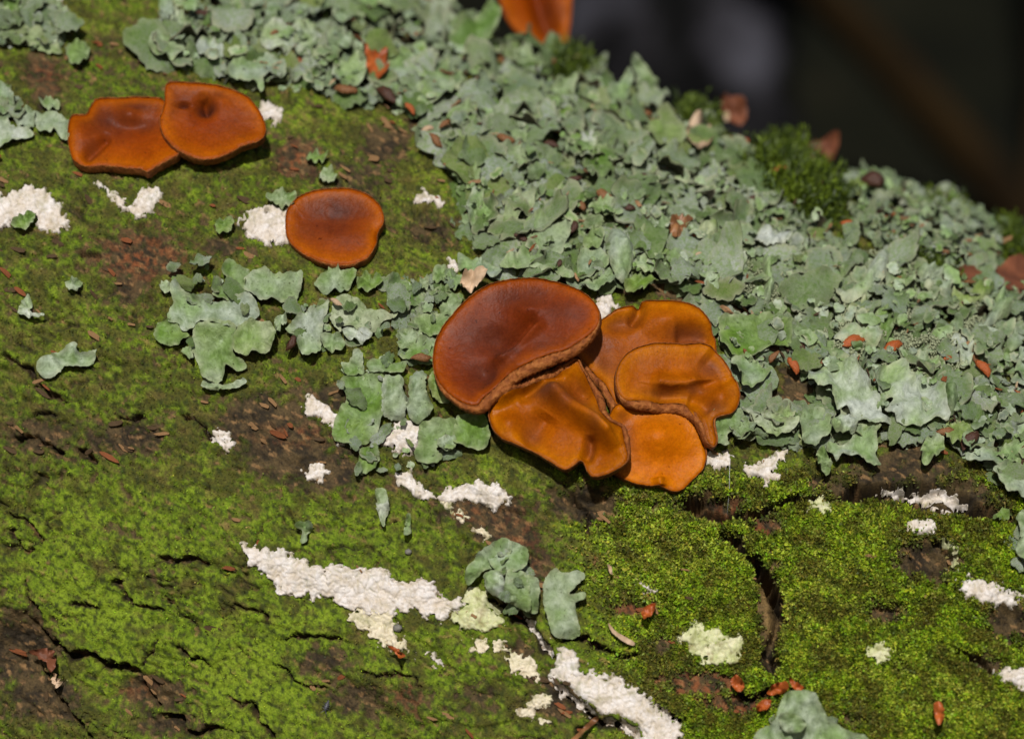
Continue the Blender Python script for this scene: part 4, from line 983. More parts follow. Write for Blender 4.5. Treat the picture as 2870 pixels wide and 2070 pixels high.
for p, g, st in (([(240, 620), (330, 610), (490, 540), (480, 650), (440, 770), (330, 780), (260, 720)], .0, (1560, 330, (.1, -.85, .45), 0)), ([(570, 600), (650, 520), (740, 560), (760, 640), (700, 690), (600, 650)], .0, (1690, 295, (-.1, -.9, .35), 0)), ([(580, 380), (630, 430), (680, 370), (690, 440), (650, 520), (600, 480)], .0, (1670, 225, (.1, -.9, .2), .1)),
                 ([(810, 420), (850, 380), (960, 500), (1030, 620), (1000, 780), (900, 740), (860, 560)], .1, (1810, 330, (.25, -.9, .1), .0)), ([(700, 700), (800, 560), (870, 520), (880, 640), (800, 780), (720, 790)], .2, (1740, 340, (-.1, -.85, .4), 0)), ([(90, 400), (180, 340), (230, 400), (290, 480), (200, 500), (110, 470)], .0, (1490, 215, (0, -.9, .4), 0))): hero(LD_, z3(p), g, .1, wave=.02, curl=.03, stand=st)
for p, g in (([(0, 940), (50, 820), (120, 830), (150, 960), (130, 1040), (60, 1000)], .1), ([(180, 640), (260, 760), (400, 800), (440, 870), (320, 880), (220, 780)], .8), ([(640, 830), (800, 780), (930, 870), (1150, 990), (1150, 1060), (980, 1020), (800, 930)], .25), ([(500, 920), (560, 960), (630, 1100), (560, 1140), (510, 1040)], .0),
             ([(520, 1180), (600, 1070), (720, 1100), (730, 1200), (640, 1270)], .15), ([(560, 1440), (640, 1390), (720, 1420), (690, 1490), (600, 1480)], .3)): hero(LD_, z3(p), g)
LE_ = mat_patch("dense leafy lichen mat between the notched fungus and the feathery moss tuft", [(1800, 300), (1900, 350), (2000, 400), (2070, 480), (2180, 590), (2330, 680), (2330, 780), (2280, 900), (2260, 1010), (2120, 1040), (2060, 1030), (2000, 900), (1970, 850), (1800, 790)], 170, (.030, .078), .55, 5, (2050, 700))
for p, g, k in (([(1250, 200), (1330, 160), (1400, 180), (1460, 250), (1440, 290), (1300, 300), (1240, 260)], .3, {}), ([(1400, 70), (1480, 20), (1600, 60), (1650, 110), (1630, 170), (1560, 175), (1470, 140)], .1, {}), ([(1420, 700), (1440, 640), (1600, 620), (1800, 640), (1870, 680), (1870, 830), (1750, 840), (1640, 880), (1530, 880), (1480, 830), (1430, 790)], .75, {}),
                ([(1500, 900), (1640, 890), (1700, 960), (1760, 950), (1740, 1010), (1650, 1070), (1580, 1070), (1550, 980)], .6, {}), ([(1690, 280), (1720, 250), (1745, 310), (1760, 400), (1770, 480), (1720, 540), (1700, 420)], .1, dict(bulge=.05, curl=0)), ([(1730, 580), (1760, 540), (1830, 540), (1850, 600), (1800, 635), (1740, 620)], .0, {}),
                ([(1260, 60), (1320, 30), (1390, 50), (1400, 110), (1330, 140), (1270, 110)], .0, dict(bulge=.035, curl=0)), ([(1000, 60), (1050, 10), (1080, 60), (1060, 110), (1010, 110)], .1, {}), ([(1640, 130), (1700, 90), (1860, 110), (1850, 170), (1700, 180)], .0, dict(bulge=.02))): hero(LE_, z7(p), g, **k)
LF_ = mat_patch("broad wavy leafy lichen with large rippled lobes below the powdery mat", [(2000, 1180), (2060, 1150), (2240, 1150), (2430, 1200), (2600, 1200), (2680, 1170), (2640, 1220), (2400, 1250), (2250, 1260), (2080, 1230)], 60, (.024, .045), .45, 6, (2350, 1180))
for p, g, k in (([(415, 1080), (440, 1000), (520, 960), (640, 960), (740, 1000), (830, 1060), (870, 1150), (910, 1230), (990, 1310), (900, 1350), (820, 1350), (720, 1300), (640, 1260), (580, 1180), (560, 1120), (520, 1120), (450, 1090)], .1, dict(wave=.035, curl=.04, lift=.03)),
                ([(870, 1030), (950, 980), (1030, 950), (1060, 1010), (1090, 1060), (1240, 1040), (1290, 1100), (1310, 1200), (1340, 1320), (1230, 1310), (1130, 1350), (1030, 1330), (930, 1240), (980, 1180), (880, 1140)], .05, dict(wave=.03, curl=.035, lift=.025)),
                ([(1290, 1110), (1340, 1095), (1400, 1140), (1410, 1220), (1370, 1270), (1310, 1230)], .0, dict(bulge=.06, curl=0)), ([(410, 1210), (480, 1220), (560, 1280), (580, 1380), (520, 1420), (480, 1480), (420, 1470), (400, 1380), (380, 1330)], .1, dict(lift=.025)), ([(10, 1200), (60, 1200), (150, 1250), (240, 1280), (300, 1300), (370, 1290), (340, 1360), (220, 1400), (130, 1360), (60, 1270)], .0, dict(lift=.02)),
                ([(580, 1320), (640, 1290), (740, 1310), (730, 1390), (650, 1400), (600, 1400)], .0, dict(bulge=.04, lift=.03)), ([(560, 1440), (690, 1450), (760, 1340), (850, 1370), (890, 1450), (880, 1500), (920, 1570), (840, 1580), (770, 1520), (660, 1520), (620, 1540)], .1, {}), ([(640, 1240), (780, 1290), (900, 1360), (800, 1400), (690, 1370)], .1, {}),
                ([(0, 1290), (50, 1280), (90, 1330), (40, 1410), (-20, 1400)], .4, {}), ([(240, 1230), (320, 1210), (350, 1260), (300, 1300), (240, 1270)], .3, dict(sored=.6)), ([(500, 1490), (560, 1480), (590, 1560), (570, 1630), (510, 1580)], .8, {})): hero(LF_, z8(p), g, **k)
for p, g, k in (([(1385, 1290), (1400, 1240), (1470, 1220), (1560, 1230), (1600, 1280), (1650, 1300), (1660, 1360), (1600, 1400), (1550, 1410), (1520, 1350), (1480, 1380), (1490, 1440), (1420, 1440), (1400, 1380)], .3, {}), ([(1570, 1230), (1620, 1190), (1720, 1230), (1830, 1280), (1900, 1290), (1860, 1340), (1800, 1360), (1760, 1330), (1680, 1260)], .05, {})): hero(LF_, z7(p), g, **k)
LG_ = mat_patch("powdery edged leafy lichen mat with rolled lobes and orange husks in its gaps", [(2330, 690), (2420, 740), (2560, 800), (2700, 820), (2870, 850), (2900, 1000), (2900, 1380), (2760, 1330), (2700, 1280), (2640, 1200), (2420, 1170), (2300, 1130), (2230, 1040), (2260, 920)], 210, (.026, .066), .6, 7, (2550, 980))
for p, g, k in (([(1180, 1450), (1240, 1400), (1310, 1410), (1320, 1490), (1260, 1540), (1200, 1580), (1170, 1520)], .1, {}), ([(1480, 1110), (1620, 1100), (1640, 1190), (1760, 1180), (1790, 1260), (1700, 1230), (1640, 1200), (1540, 1180)], .2, {}), ([(1740, 770), (1830, 680), (1900, 660), (1900, 870), (1800, 850), (1720, 830)], .2, {}), ([(1780, 1000), (1800, 930), (1900, 890), (1900, 1070), (1810, 1050)], .0, {}),
                ([(1350, 500), (1450, 520), (1530, 450), (1600, 420), (1640, 450), (1560, 540), (1460, 580), (1380, 550)], .15, dict(bulge=.04)), ([(930, 380), (1000, 330), (1100, 340), (1110, 430), (1040, 460), (940, 450)], .25, {}), ([(570, 480), (660, 500), (740, 430), (800, 330), (870, 260), (940, 220), (940, 330), (880, 470), (760, 540), (650, 550)], .0, dict(sored=1, bulge=.04)),
                ([(860, 620), (930, 600), (990, 620), (980, 720), (930, 800), (890, 720)], .3, {}), ([(1630, 560), (1660, 520), (1740, 610), (1700, 660), (1580, 740), (1520, 770), (1580, 680)], .1, dict(bulge=.06, curl=0)), ([(1450, 1540), (1560, 1490), (1700, 1480), (1900, 1400), (1900, 1540), (1700, 1600), (1600, 1580)], .05, {}), ([(1640, 1640), (1700, 1590), (1900, 1560), (1900, 1790), (1760, 1760)], .1, {}),
                ([(1370, 780), (1440, 760), (1490, 830), (1490, 950), (1430, 960), (1390, 870)], .05, dict(sored=.5)), ([(1180, 440), (1250, 410), (1340, 430), (1330, 500), (1240, 510), (1180, 480)], .0, dict(sored=1., bulge=.03)), ([(690, 590), (780, 540), (900, 560), (870, 610), (760, 640)], .0, dict(sored=1.)), ([(600, 760), (680, 700), (800, 720), (860, 660), (910, 740), (860, 830), (760, 780), (640, 800)], .0, dict(sored=1., bulge=.02)),
                ([(380, 760), (430, 720), (560, 780), (700, 880), (640, 920), (520, 870), (420, 840)], .0, dict(sored=1., bulge=.02)), ([(1070, 950), (1130, 870), (1260, 900), (1280, 970), (1200, 1020), (1110, 1000)], .1, dict(sored=1.)), ([(1500, 800), (1640, 740), (1750, 700), (1740, 780), (1600, 880), (1520, 900)], .0, dict(sored=1.)), ([(1120, 380), (1180, 340), (1290, 370), (1280, 410), (1180, 420)], .0, dict(bulge=.04)), ([(1310, 1340), (1420, 1310), (1500, 1340), (1460, 1420), (1360, 1440)], .4, {})): hero(LG_, z8(p), g, **k)
HLIFT = 0.006
LH_ = mat_patch("leafy lichen tuft on the far end of the log shoulder, beyond the feathery moss", [(2370, 520), (2450, 510), (2600, 560), (2700, 620), (2800, 640), (2790, 740), (2700, 780), (2520, 740), (2400, 660)], 120, (.030, .062), .6, 8, (2560, 640))
LI_ = mat_patch("broad flat leafy lichen with a curled round lobe on mossy bark below the solitary disc", [(490, 760), (560, 740), (680, 800), (720, 900), (690, 980), (600, 1060), (550, 1020), (520, 900)], 14, (.018, .032), .3, 9, (620, 890))
for p, g, k in (([(1125, 380), (1165, 360), (1200, 410), (1260, 445), (1340, 478), (1470, 465), (1640, 440), (1700, 560), (1650, 610), (1560, 640), (1500, 640), (1330, 600), (1260, 660), (1195, 668), (1175, 610), (1112, 605), (1112, 530), (1135, 470)], .1, {}), ([(1270, 680), (1300, 620), (1450, 600), (1560, 640), (1540, 760), (1545, 830), (1600, 850), (1625, 900), (1560, 930), (1500, 900), (1480, 960), (1430, 1010), (1340, 960), (1300, 870), (1265, 780)], .45, {}),
                ([(1560, 680), (1600, 630), (1680, 615), (1800, 650), (1810, 760), (1740, 830), (1690, 815), (1610, 830), (1545, 800), (1545, 730)], .3, dict(lift=.025, curl=.03)), ([(1400, 440), (1430, 390), (1500, 350), (1460, 290), (1490, 210), (1530, 200), (1570, 250), (1640, 270), (1620, 330), (1600, 420), (1650, 440), (1560, 470), (1470, 470)], .45, {}),
                ([(1325, 1020), (1340, 985), (1380, 985), (1430, 1010), (1500, 1010), (1600, 975), (1620, 1000), (1560, 1030), (1490, 1045), (1400, 1050)], .2, {}), ([(1015, 680), (1060, 610), (1150, 600), (1200, 660), (1250, 690), (1190, 750), (1080, 755), (1020, 710)], .8, dict(lift=.004)), ([(1055, 370), (1090, 345), (1125, 360), (1125, 410), (1090, 415)], .3, {}), ([(1200, 790), (1250, 770), (1280, 820), (1270, 860), (1210, 810)], .5, {})): hero(LI_, z5(p), g, **k)
hero(LI_, z6([(-40, 390), (0, 300), (60, 255), (110, 255), (150, 310), (190, 285), (230, 310), (340, 290), (350, 350), (320, 440), (280, 500), (190, 480), (60, 470)]), .35)
LJ_ = mat_patch("star shaped grey lichen with pointed lobes under the solitary disc", [(820, 870), (900, 840), (1000, 880), (1100, 900), (1080, 940), (960, 960), (860, 990)], 16, (.018, .030), .4, 10, (900, 900))
for p, g, k in (([(240, 655), (340, 580), (420, 540), (480, 500), (520, 480), (510, 560), (490, 600), (480, 690), (500, 700), (470, 760), (475, 800), (420, 840), (375, 850), (330, 790), (320, 700), (270, 690)], .0, dict(lift=.02, curl=.03)), ([(530, 560), (560, 470), (620, 450), (720, 475), (800, 540), (870, 540), (930, 570), (970, 555), (960, 590), (880, 605), (840, 640), (810, 680), (700, 660), (610, 640), (600, 680), (540, 620)], .25, {}),
                ([(430, 370), (460, 320), (500, 300), (520, 255), (570, 250), (600, 290), (650, 280), (695, 290), (680, 350), (620, 410), (560, 415), (500, 420)], .7, {}), ([(700, 385), (715, 330), (750, 295), (790, 300), (800, 340), (830, 300), (865, 320), (865, 360), (830, 390), (790, 410), (770, 430), (730, 410)], .65, {}), ([(610, 670), (640, 640), (700, 650), (790, 690), (800, 720), (740, 750), (680, 730), (630, 710)], -.3, {}),
                ([(470, 700), (560, 690), (620, 720), (630, 780), (560, 800), (500, 790)], .2, {}), ([(180, 600), (230, 570), (250, 600), (200, 680), (175, 660)], .0, dict(curl=.05))): hero(LJ_, z6(p), g, **k)
LK_ = mat_patch("scattered leafy lichen lobes on bright moss beside the broad brown disc", [(1080, 800), (1260, 780), (1270, 860), (1220, 1000), (1140, 1000), (1110, 900)], 34, (.016, .030), .4, 11, (1150, 900))
for p, g, k in (([(900, 430), (920, 340), (970, 310), (1000, 345), (1060, 350), (1110, 400), (1150, 470), (1140, 500), (1060, 530), (1000, 510), (940, 525), (905, 500)], .25, {}), ([(1105, 365), (1140, 330), (1170, 350), (1175, 400), (1140, 415)], .4, {}), ([(1170, 440), (1230, 400), (1280, 380), (1330, 430), (1290, 430), (1240, 455), (1190, 455)], .4, {}), ([(1270, 330), (1320, 310), (1390, 320), (1405, 355), (1340, 415), (1310, 370)], .15, {}),
                ([(980, 680), (1040, 660), (1095, 700), (1080, 760), (1020, 800), (975, 770)], .6, {}), ([(980, 830), (1050, 770), (1130, 720), (1240, 730), (1230, 820), (1210, 880), (1120, 890), (1040, 860)], .6, {}), ([(1085, 600), (1180, 570), (1300, 580), (1290, 690), (1190, 705), (1100, 670)], .5, {}), ([(1360, 190), (1460, 210), (1560, 230), (1640, 290), (1600, 330), (1480, 300), (1390, 290)], .3, {}), ([(1200, 280), (1280, 260), (1290, 330), (1240, 380), (1200, 350)], .6, {}),
                ([(1120, 500), (1160, 490), (1200, 520), (1180, 560), (1130, 555)], .5, {}), ([(1290, 460), (1390, 440), (1360, 560), (1290, 590), (1240, 540)], .6, {})): hero(LK_, z6(p), g, **k)
LL_ = mat_patch("mossy green lichen with two upright tubular lobes beside a knobbly white block", [(960, 1020), (1120, 1000), (1130, 1080), (1160, 1240), (1260, 1230), (1300, 1250), (1250, 1300), (1000, 1330), (960, 1200)], 20, (.018, .032), .35, 12, (1100, 1150))
for p, g, k in (([(600, 880), (660, 850), (690, 800), (740, 810), (745, 880), (760, 940), (700, 960), (640, 950)], .4, {}), ([(780, 880), (840, 860), (900, 880), (1010, 880), (1015, 930), (940, 960), (860, 945), (790, 940)], .7, {}), ([(620, 960), (890, 950), (880, 1080), (870, 1250), (820, 1350), (740, 1400), (560, 1370), (580, 1200), (640, 1110), (610, 1020)], .85, dict(lift=.004, curl=.012)),
                ([(880, 980), (950, 965), (1010, 990), (1020, 1060), (1030, 1180), (980, 1240), (900, 1240), (865, 1150)], .35, dict(bulge=.03, wave=.02, cren=6)), ([(1060, 960), (1120, 930), (1150, 960), (1160, 1060), (1200, 1150), (1190, 1230), (1120, 1260), (1060, 1240), (1040, 1120)], .5, dict(bulge=.03, wave=.02, cren=6)), ([(1110, 1290), (1200, 1240), (1350, 1250), (1360, 1380), (1330, 1450), (1230, 1430), (1270, 1490), (1200, 1530), (1090, 1500), (1110, 1380)], .5, {}),
                ([(1350, 1260), (1420, 1220), (1540, 1240), (1575, 1330), (1560, 1430), (1480, 1440), (1400, 1420), (1340, 1390)], .75, dict(lift=.02)), ([(1240, 1380), (1340, 1360), (1355, 1430), (1300, 1455), (1250, 1440)], .2, dict(lift=.025)), ([(730, 1440), (830, 1400), (850, 1520), (780, 1580), (720, 1560)], .9, dict(lift=.002)), ([(1180, 960), (1250, 940), (1330, 1080), (1290, 1140), (1200, 1100)], .5, {})): hero(LL_, z6(p), g, **k)
LM_ = mat_patch("grey green lichen overhanging the dark gap in the bark", [(1330, 1580), (1420, 1540), (1500, 1640), (1480, 1720), (1420, 1690)], 10, (.018, .032), .4, 13, (1460, 1640))
for p, g, k in (([(310, 590), (370, 530), (420, 560), (520, 540), (560, 590), (500, 650), (470, 700), (560, 690), (570, 730), (500, 760), (520, 860), (530, 960), (420, 985), (360, 960), (330, 890), (300, 760), (290, 660)], .1, dict(lift=.015)), ([(100, 600), (180, 570), (260, 600), (270, 700), (250, 820), (150, 800), (80, 740), (60, 640)], .45, dict(lift=.03)), ([(-60, 400), (30, 340), (100, 360), (200, 420), (180, 520), (60, 560), (-40, 520)], .55, dict(lift=.03))): hero(LM_, zD(p), g, **k)
for p, g, k in (([(1430, 600), (1470, 480), (1600, 380), (1700, 345), (1720, 420), (1690, 490), (1620, 530), (1540, 550), (1450, 640)], .5, dict(lift=.03, curl=.03)), ([(1545, 560), (1610, 540), (1660, 570), (1690, 640), (1670, 720), (1590, 700), (1555, 640)], .15, dict(bulge=.03, lift=.03)), ([(1690, 560), (1760, 540), (1830, 600), (1850, 800), (1740, 770), (1690, 720)], .5, dict(lift=.03))): hero(LM_, zC(p), g, **k)
LN_ = mat_patch("pale grey lichen on the lowest leafy moss, between orange scraps", [(2150, 2000), (2300, 1990), (2420, 2090), (2150, 2090)], 8, (.02, .035), .3, 14, (2250, 2010))
hero(LN_, zE([(90, 1700), (120, 1590), (240, 1530), (260, 1440), (300, 1360), (420, 1330), (490, 1350), (540, 1430), (610, 1530), (740, 1600), (840, 1640), (820, 1780), (90, 1780)]), .0, .1, lift=.06, wave=.03, curl=.03)
hero(LN_, zE([(270, 1500), (360, 1480), (440, 1540), (400, 1600), (300, 1590)]), .0, .1, lift=.085, curl=.03)
LO_ = mat_patch("grey lichen hanging over the log's split edge beside white crust", [(2850, 1460), (2890, 1450), (2890, 1600), (2850, 1590)], 6, (.02, .03), .3, 15, (2860, 1520))
hero(LO_, zE([(1800, 230), (1900, 200), (1900, 560), (1830, 510), (1800, 430), (1830, 330)]), .1, lift=.03)
hero(LO_, zE([(1660, 200), (1730, 180), (1760, 220), (1700, 240), (1650, 230)]), .8)
# little stray lobes, each one a scrap of lichen on its own
for lab, q_, p, g in (("small lichen scrap beside the white patch of the solitary disc", z2, [(105, 1320), (190, 1290), (300, 1310), (290, 1390), (180, 1375)], .5), ("tiny green lichen scrap in moss above the solitary disc", z2, [(450, 1190), (500, 1150), (560, 1180), (550, 1220), (470, 1220)], .6),
                      ("green lichen scrap beside bare red bark", z2, [(370, 1070), (420, 1030), (500, 1050), (480, 1100), (400, 1100)], .8), ("round green lichen scrap between white crust and the hooked crust", z1, [(1410, 1500), (1450, 1470), (1510, 1460), (1535, 1500), (1490, 1560), (1430, 1550)], .7),
                      ("bluish lichen flake lying alone on olive moss beside red bark chips", z5, [(445, 360), (480, 330), (545, 340), (530, 390), (470, 400)], -.3), ("thin bluish lichen flake half sunk in olive moss", z5, [(165, 480), (200, 430), (225, 480), (215, 540), (310, 555), (290, 580), (190, 570), (130, 540)], .3),
                      ("ragged lichen scrap with whitish tips spread on olive moss", z5, [(260, 900), (300, 830), (420, 800), (480, 740), (520, 750), (540, 810), (620, 790), (650, 780), (620, 870), (560, 890), (500, 885), (440, 890), (380, 940), (310, 970)], .45),
                      ("narrow dagger shaped lichen lobe hanging on bright moss", zC, [(830, 10), (890, 10), (915, 80), (930, 130), (900, 180), (890, 260), (860, 200), (840, 120)], .4), ("seahorse shaped lichen scrap above the long white band", zC, [(310, 245), (350, 220), (410, 215), (430, 260), (390, 300), (380, 350), (345, 350), (355, 280)], .3),
                      ("slim green lichen strip on moss beside the dagger shaped lobe", zC, [(1040, 180), (1060, 180), (1065, 290), (1040, 310), (1020, 290)], .7), ("small leaf shaped green lichen scrap in moss left of white crust", z1, [(120, 1450), (200, 1410), (250, 1440), (200, 1510), (130, 1520), (80, 1490)], .9)):
    o = hero(None, q_(p), g, .15, name="lichen_scrap")
    if o: tag(o, lab, "lichen", "stray lichen scraps")

# -- fill the mats with overlapping lobes
def tri_basis(nv, spin):
    z = Vector(nv).normalized(); x = z.orthogonal().normalized(); y = z.cross(x)
    c, s = math.cos(spin), math.sin(spin)
    return Matrix((x * c + y * s, y * c - x * s, z)).transposed()
FUNGI_AREA = [q9([(85, 640), (325, 240), (780, 108), (1214, 360), (1260, 345), (1492, 255), (1870, 312), (1992, 560), (2148, 870), (2000, 1040), (1930, 1270), (1690, 1540), (1180, 1448), (640, 1228), (440, 985), (150, 878)])]
for root, poly, n, size, tilt, seed in MATS:
    rs = np.random.default_rng(7000 + seed)
    P = V(poly); lo, hi = P.min(0), P.max(0)
    cnd = rs.uniform(lo, hi, (n * 30, 2)); cnd = cnd[inside(cnd[:, 0], cnd[:, 1], P)]
    area = abs((P[:, 0] * np.roll(P[:, 1], -1) - np.roll(P[:, 0], -1) * P[:, 1]).sum()) / 2
    sp = 0.78 * math.sqrt(area / max(n, 1))
    got = []
    for c in cnd:
        if len(got) >= n: break
        if got and np.min(np.hypot(*(V(got) - c).T)) < sp: continue
        if not on_log(c[0], c[1]): continue
        if any(inside(np.array([c[0]]), np.array([c[1]]), V(h))[0] for h in FUNGI_AREA): continue
        hit = any((h[:, 0].min() < c[0] < h[:, 0].max()) and (h[:, 1].min() < c[1] < h[:, 1].max()) and inside(np.array([c[0]]), np.array([c[1]]), h)[0] for h in HERO_POLYS)
        if hit and rs.random() < 0.8: continue
        got.append(c)
    if not got: continue
    G = V(got); S = surf_s(G[:, 0], G[:, 1]); nn = base_normal(S)
    for i in range(len(G)):
        nv = Vector(nn[i]) + Vector(rs.normal(0, tilt * 0.58, 3)) + Vector((0, -0.25, 0.03))
        sc = (size[0] * .75 + (size[1] * 1.2 - size[0] * .75) * rs.random() ** 1.35)
        o = bpy.data.objects.new("lobe", FILL[rs.integers(len(FILL))]); COL.objects.link(o)
        o.parent = root
        R = tri_basis(nv, rs.uniform(0, 6.28)).to_4x4()
        Sc = Matrix.Diagonal((sc * rs.uniform(.65, 1.5), sc * rs.uniform(.65, 1.35), sc * rs.uniform(.8, 1.5), 1))
        lift = 0.002 + 0.060 * rs.random() ** 1.6 + 0.15 * sc
        o.matrix_local = Matrix.Translation(Vector(S[i] + nn[i] * lift - V(root.location))) @ R @ Sc

def lobules(root, poly, n, size, seed, up_=.075):
    rs = np.random.default_rng(7500 + seed); P = V(poly)
    c = rs.uniform(P.min(0), P.max(0), (n * 4, 2)); c = c[inside(c[:, 0], c[:, 1], P)]
    ok_ = np.array([on_log(q_[0], q_[1]) for q_ in c])
    for h in FUNGI_AREA: ok_ &= ~inside(c[:, 0], c[:, 1], V(h))
    c = c[ok_][:n]
    S = surf_s(c[:, 0], c[:, 1]); nn = base_normal(S)
    VV, F3, F4, at = [], [], [], [[], [], [], []]; k0 = 0
    for i in range(len(c)):
        v, (f3, f4), g, so, un = SMALL[rs.integers(len(SMALL))]
        B = np.array(tri_basis(Vector(nn[i]) + Vector(rs.normal(0, .5, 3)) + Vector((0, -.2, 0)), rs.uniform(0, 6.28)))
        sc = size[0] + (size[1] - size[0]) * rs.random() ** 1.6
        VV.append((v * V((sc * rs.uniform(.7, 1.5), sc, sc * 1.2))) @ B.T + S[i] + nn[i] * (0.006 + up_ * rs.random() ** 1.3))
        F3.append(f3 + k0); F4.append(f4 + k0); k0 += len(v)
        t_ = rs.uniform(-.45, .35)
        for l_, a_ in zip(at, (np.clip(g + rs.uniform(-.2, .4), 0, 1), so, un, np.full(len(v), t_))): l_.append(a_)
    o = link("lobules", np_mesh("lobules", np.vstack(VV) - V(root.location), [np.vstack(F3), np.vstack(F4)], attrs={k: np.concatenate(l_) for k, l_ in zip(("green", "sored", "under", "tone"), at)}), M_LICHEN, root)
    o["kind"] = "stuff"
for root, poly, n, size, tilt, seed in MATS:
    if n >= 100: lobules(root, poly, int(n * 2.6), (.010, .032), seed)
    elif n >= 14: lobules(root, poly, int(n * 1.6), (.008, .020), seed, .02)

# -- powdery granules on the rolled lobes: uncountable
def granules(parent, poly, n, r0, r1, seed):
    rs = np.random.default_rng(8000 + seed)
    P = V(poly); lo, hi = P.min(0), P.max(0)
    c = rs.uniform(lo, hi, (n * 6, 2)); c = c[inside(c[:, 0], c[:, 1], P)]
    dens = fbm(c[:, 0] / 60, c[:, 1] / 60, 3, 160 + seed)
    c = c[dens > 0.10][:n]
    S = surf_s(c[:, 0], c[:, 1]); nn = base_normal(S)
    ctr = S + nn * (0.03 + rs.uniform(0, .03, (len(c), 1)))
    oct_ = V([(1, 0, 0), (-1, 0, 0), (0, 1, 0), (0, -1, 0), (0, 0, 1), (0, 0, -1)])
    of = np.array([(0, 2, 4), (2, 1, 4), (1, 3, 4), (3, 0, 4), (2, 0, 5), (1, 2, 5), (3, 1, 5), (0, 3, 5)])
    r = rs.uniform(r0, r1, (len(c), 1, 1))
    VV = ctr[:, None] + oct_[None] * r * rs.uniform(.7, 1.3, (len(c), 6, 1))
    FF = of[None] + (np.arange(len(c)) * 6)[:, None, None]
    m = len(VV.reshape(-1, 3))
    o = link("granules", np_mesh("granules", VV.reshape(-1, 3) - V(parent.location), FF.reshape(-1, 3), attrs={"green": np.full(m, .1), "sored": np.full(m, .75), "under": np.zeros(m)}), M_LICHEN, parent)
    o["kind"] = "stuff"
granules(LG_, [(2340, 740), (2480, 750), (2660, 800), (2700, 860), (2780, 960), (2660, 1080), (2500, 1090), (2340, 1040), (2260, 980), (2330, 880)], 7000, .0022, .0048, 1)
granules(LE_, [(1950, 650), (2200, 680), (2320, 800), (2300, 900), (2150, 900), (2000, 820)], 2500, .0022, .0045, 2)

# ------------------------------------------------------------------ husks, bud scales and leaf scraps lodged in the lichen
def husk_mesh(seed, fat=0.42):
    rs = np.random.default_rng(9000 + seed)
    nu, nv = 12, 8
    u = np.linspace(0, 1, nu); w = fat * np.sin(np.pi * u ** rs.uniform(.7, 1.1)) ** 0.8 + 0.01
    rows = []
    for i in range(nu):
        th = np.linspace(-0.15, np.pi + 0.15, nv)
        bend = 0.22 * (u[i] - .5) ** 2 * 4 * rs.uniform(.8, 1.2)
        outer = np.stack([np.full(nv, (u[i] - .5) * 2), w[i] * np.cos(th), w[i] * np.sin(th) * .85 - bend * .6], 1)
        inner = np.stack([np.full(nv, (u[i] - .5) * 1.96), w[i] * .86 * np.cos(th[::-1]), w[i] * .62 * np.sin(th[::-1]) - bend * .6], 1)
        rows.append(np.vstack([outer, inner]))
    R = np.stack(rows); R += rs.normal(0, .03, R.shape); R[..., 1] += 0.12 * np.sin(R[..., 0] * 2.2 + rs.uniform(0, 6)); R[..., 0] = np.where(R[..., 0] > .7, .7 + (R[..., 0] - .7) * rs.uniform(.1, 1.2), R[..., 0])
    m = 2 * nv; k = np.arange(nu * m).reshape(nu, m); kk = np.roll(k, -1, 1)
    F = np.stack([k[:-1], k[1:], kk[1:], kk[:-1]], -1).reshape(-1, 4)
    return np_mesh("husk", R.reshape(-1, 3), F)
HUSK = {}
def husk(px, py, L, ang, mk, label=None, fat=.42, lift=0.058):
    mat = dict(b=M_HUSK, d=M_HUSK_DARK, r=M_HUSK_RED, p=M_HUSK_PALE)[mk]
    key = (mk, (px + py) % 4, fat)
    if key not in HUSK:
        HUSK[key] = husk_mesh(len(HUSK), fat); HUSK[key].materials.append(mat)
    S = surf_s(np.array([float(px)]), np.array([float(py)]))[0]; nv = base_normal(S[None])[0]
    o = link("bud_scale", HUSK[key])
    t = V((math.cos(math.radians(ang)), 0, math.sin(math.radians(ang))))
    zv = Vector(nv * .7 + V((0, -.5, .1)) + RNG.normal(0, .12, 3)).normalized(); xv = Vector(t) - zv * Vector(t).dot(zv); xv.normalize(); yv = zv.cross(xv)
    s = L / 2000 * float(RNG.uniform(.85, 1.45))
    o.matrix_world = Matrix.Translation(Vector(S + nv * lift)) @ Matrix((xv, yv, zv)).transposed().to_4x4() @ Matrix.Diagonal((s, s, s, 1))
    lb = label or dict(b="small glossy brown bud scale lodged among the lichen lobes", d="small dark brown bud scale wedged in a gap of the lichen", r="small orange brown bud scale showing between lichen lobes", p="small pale tan bud scale lying on the lichen")[mk]
    where = " in the wide mat beside the navelled disc" if px < 1400 and py < 520 else " on the bark below the solitary disc" if px < 1300 else " above the broad brown disc" if px < 1800 else " between the notched fungus and the feathery moss" if px < 2330 else " in the powdery mat"
    lb = lb if label else lb.replace(" lodged among the lichen lobes", " lodged in lichen").replace(" wedged in a gap of the lichen", " wedged in lichen").replace(" showing between lichen lobes", " showing between lobes").replace(" lying on the lichen", " lying on lichen") + where
    tag(o, lb, "bud scale", dict(b="brown bud scales in the lichen", d="dark bud scales in the lichen", r="orange bud scales in the lichen", p="pale bud scales in the lichen")[mk])
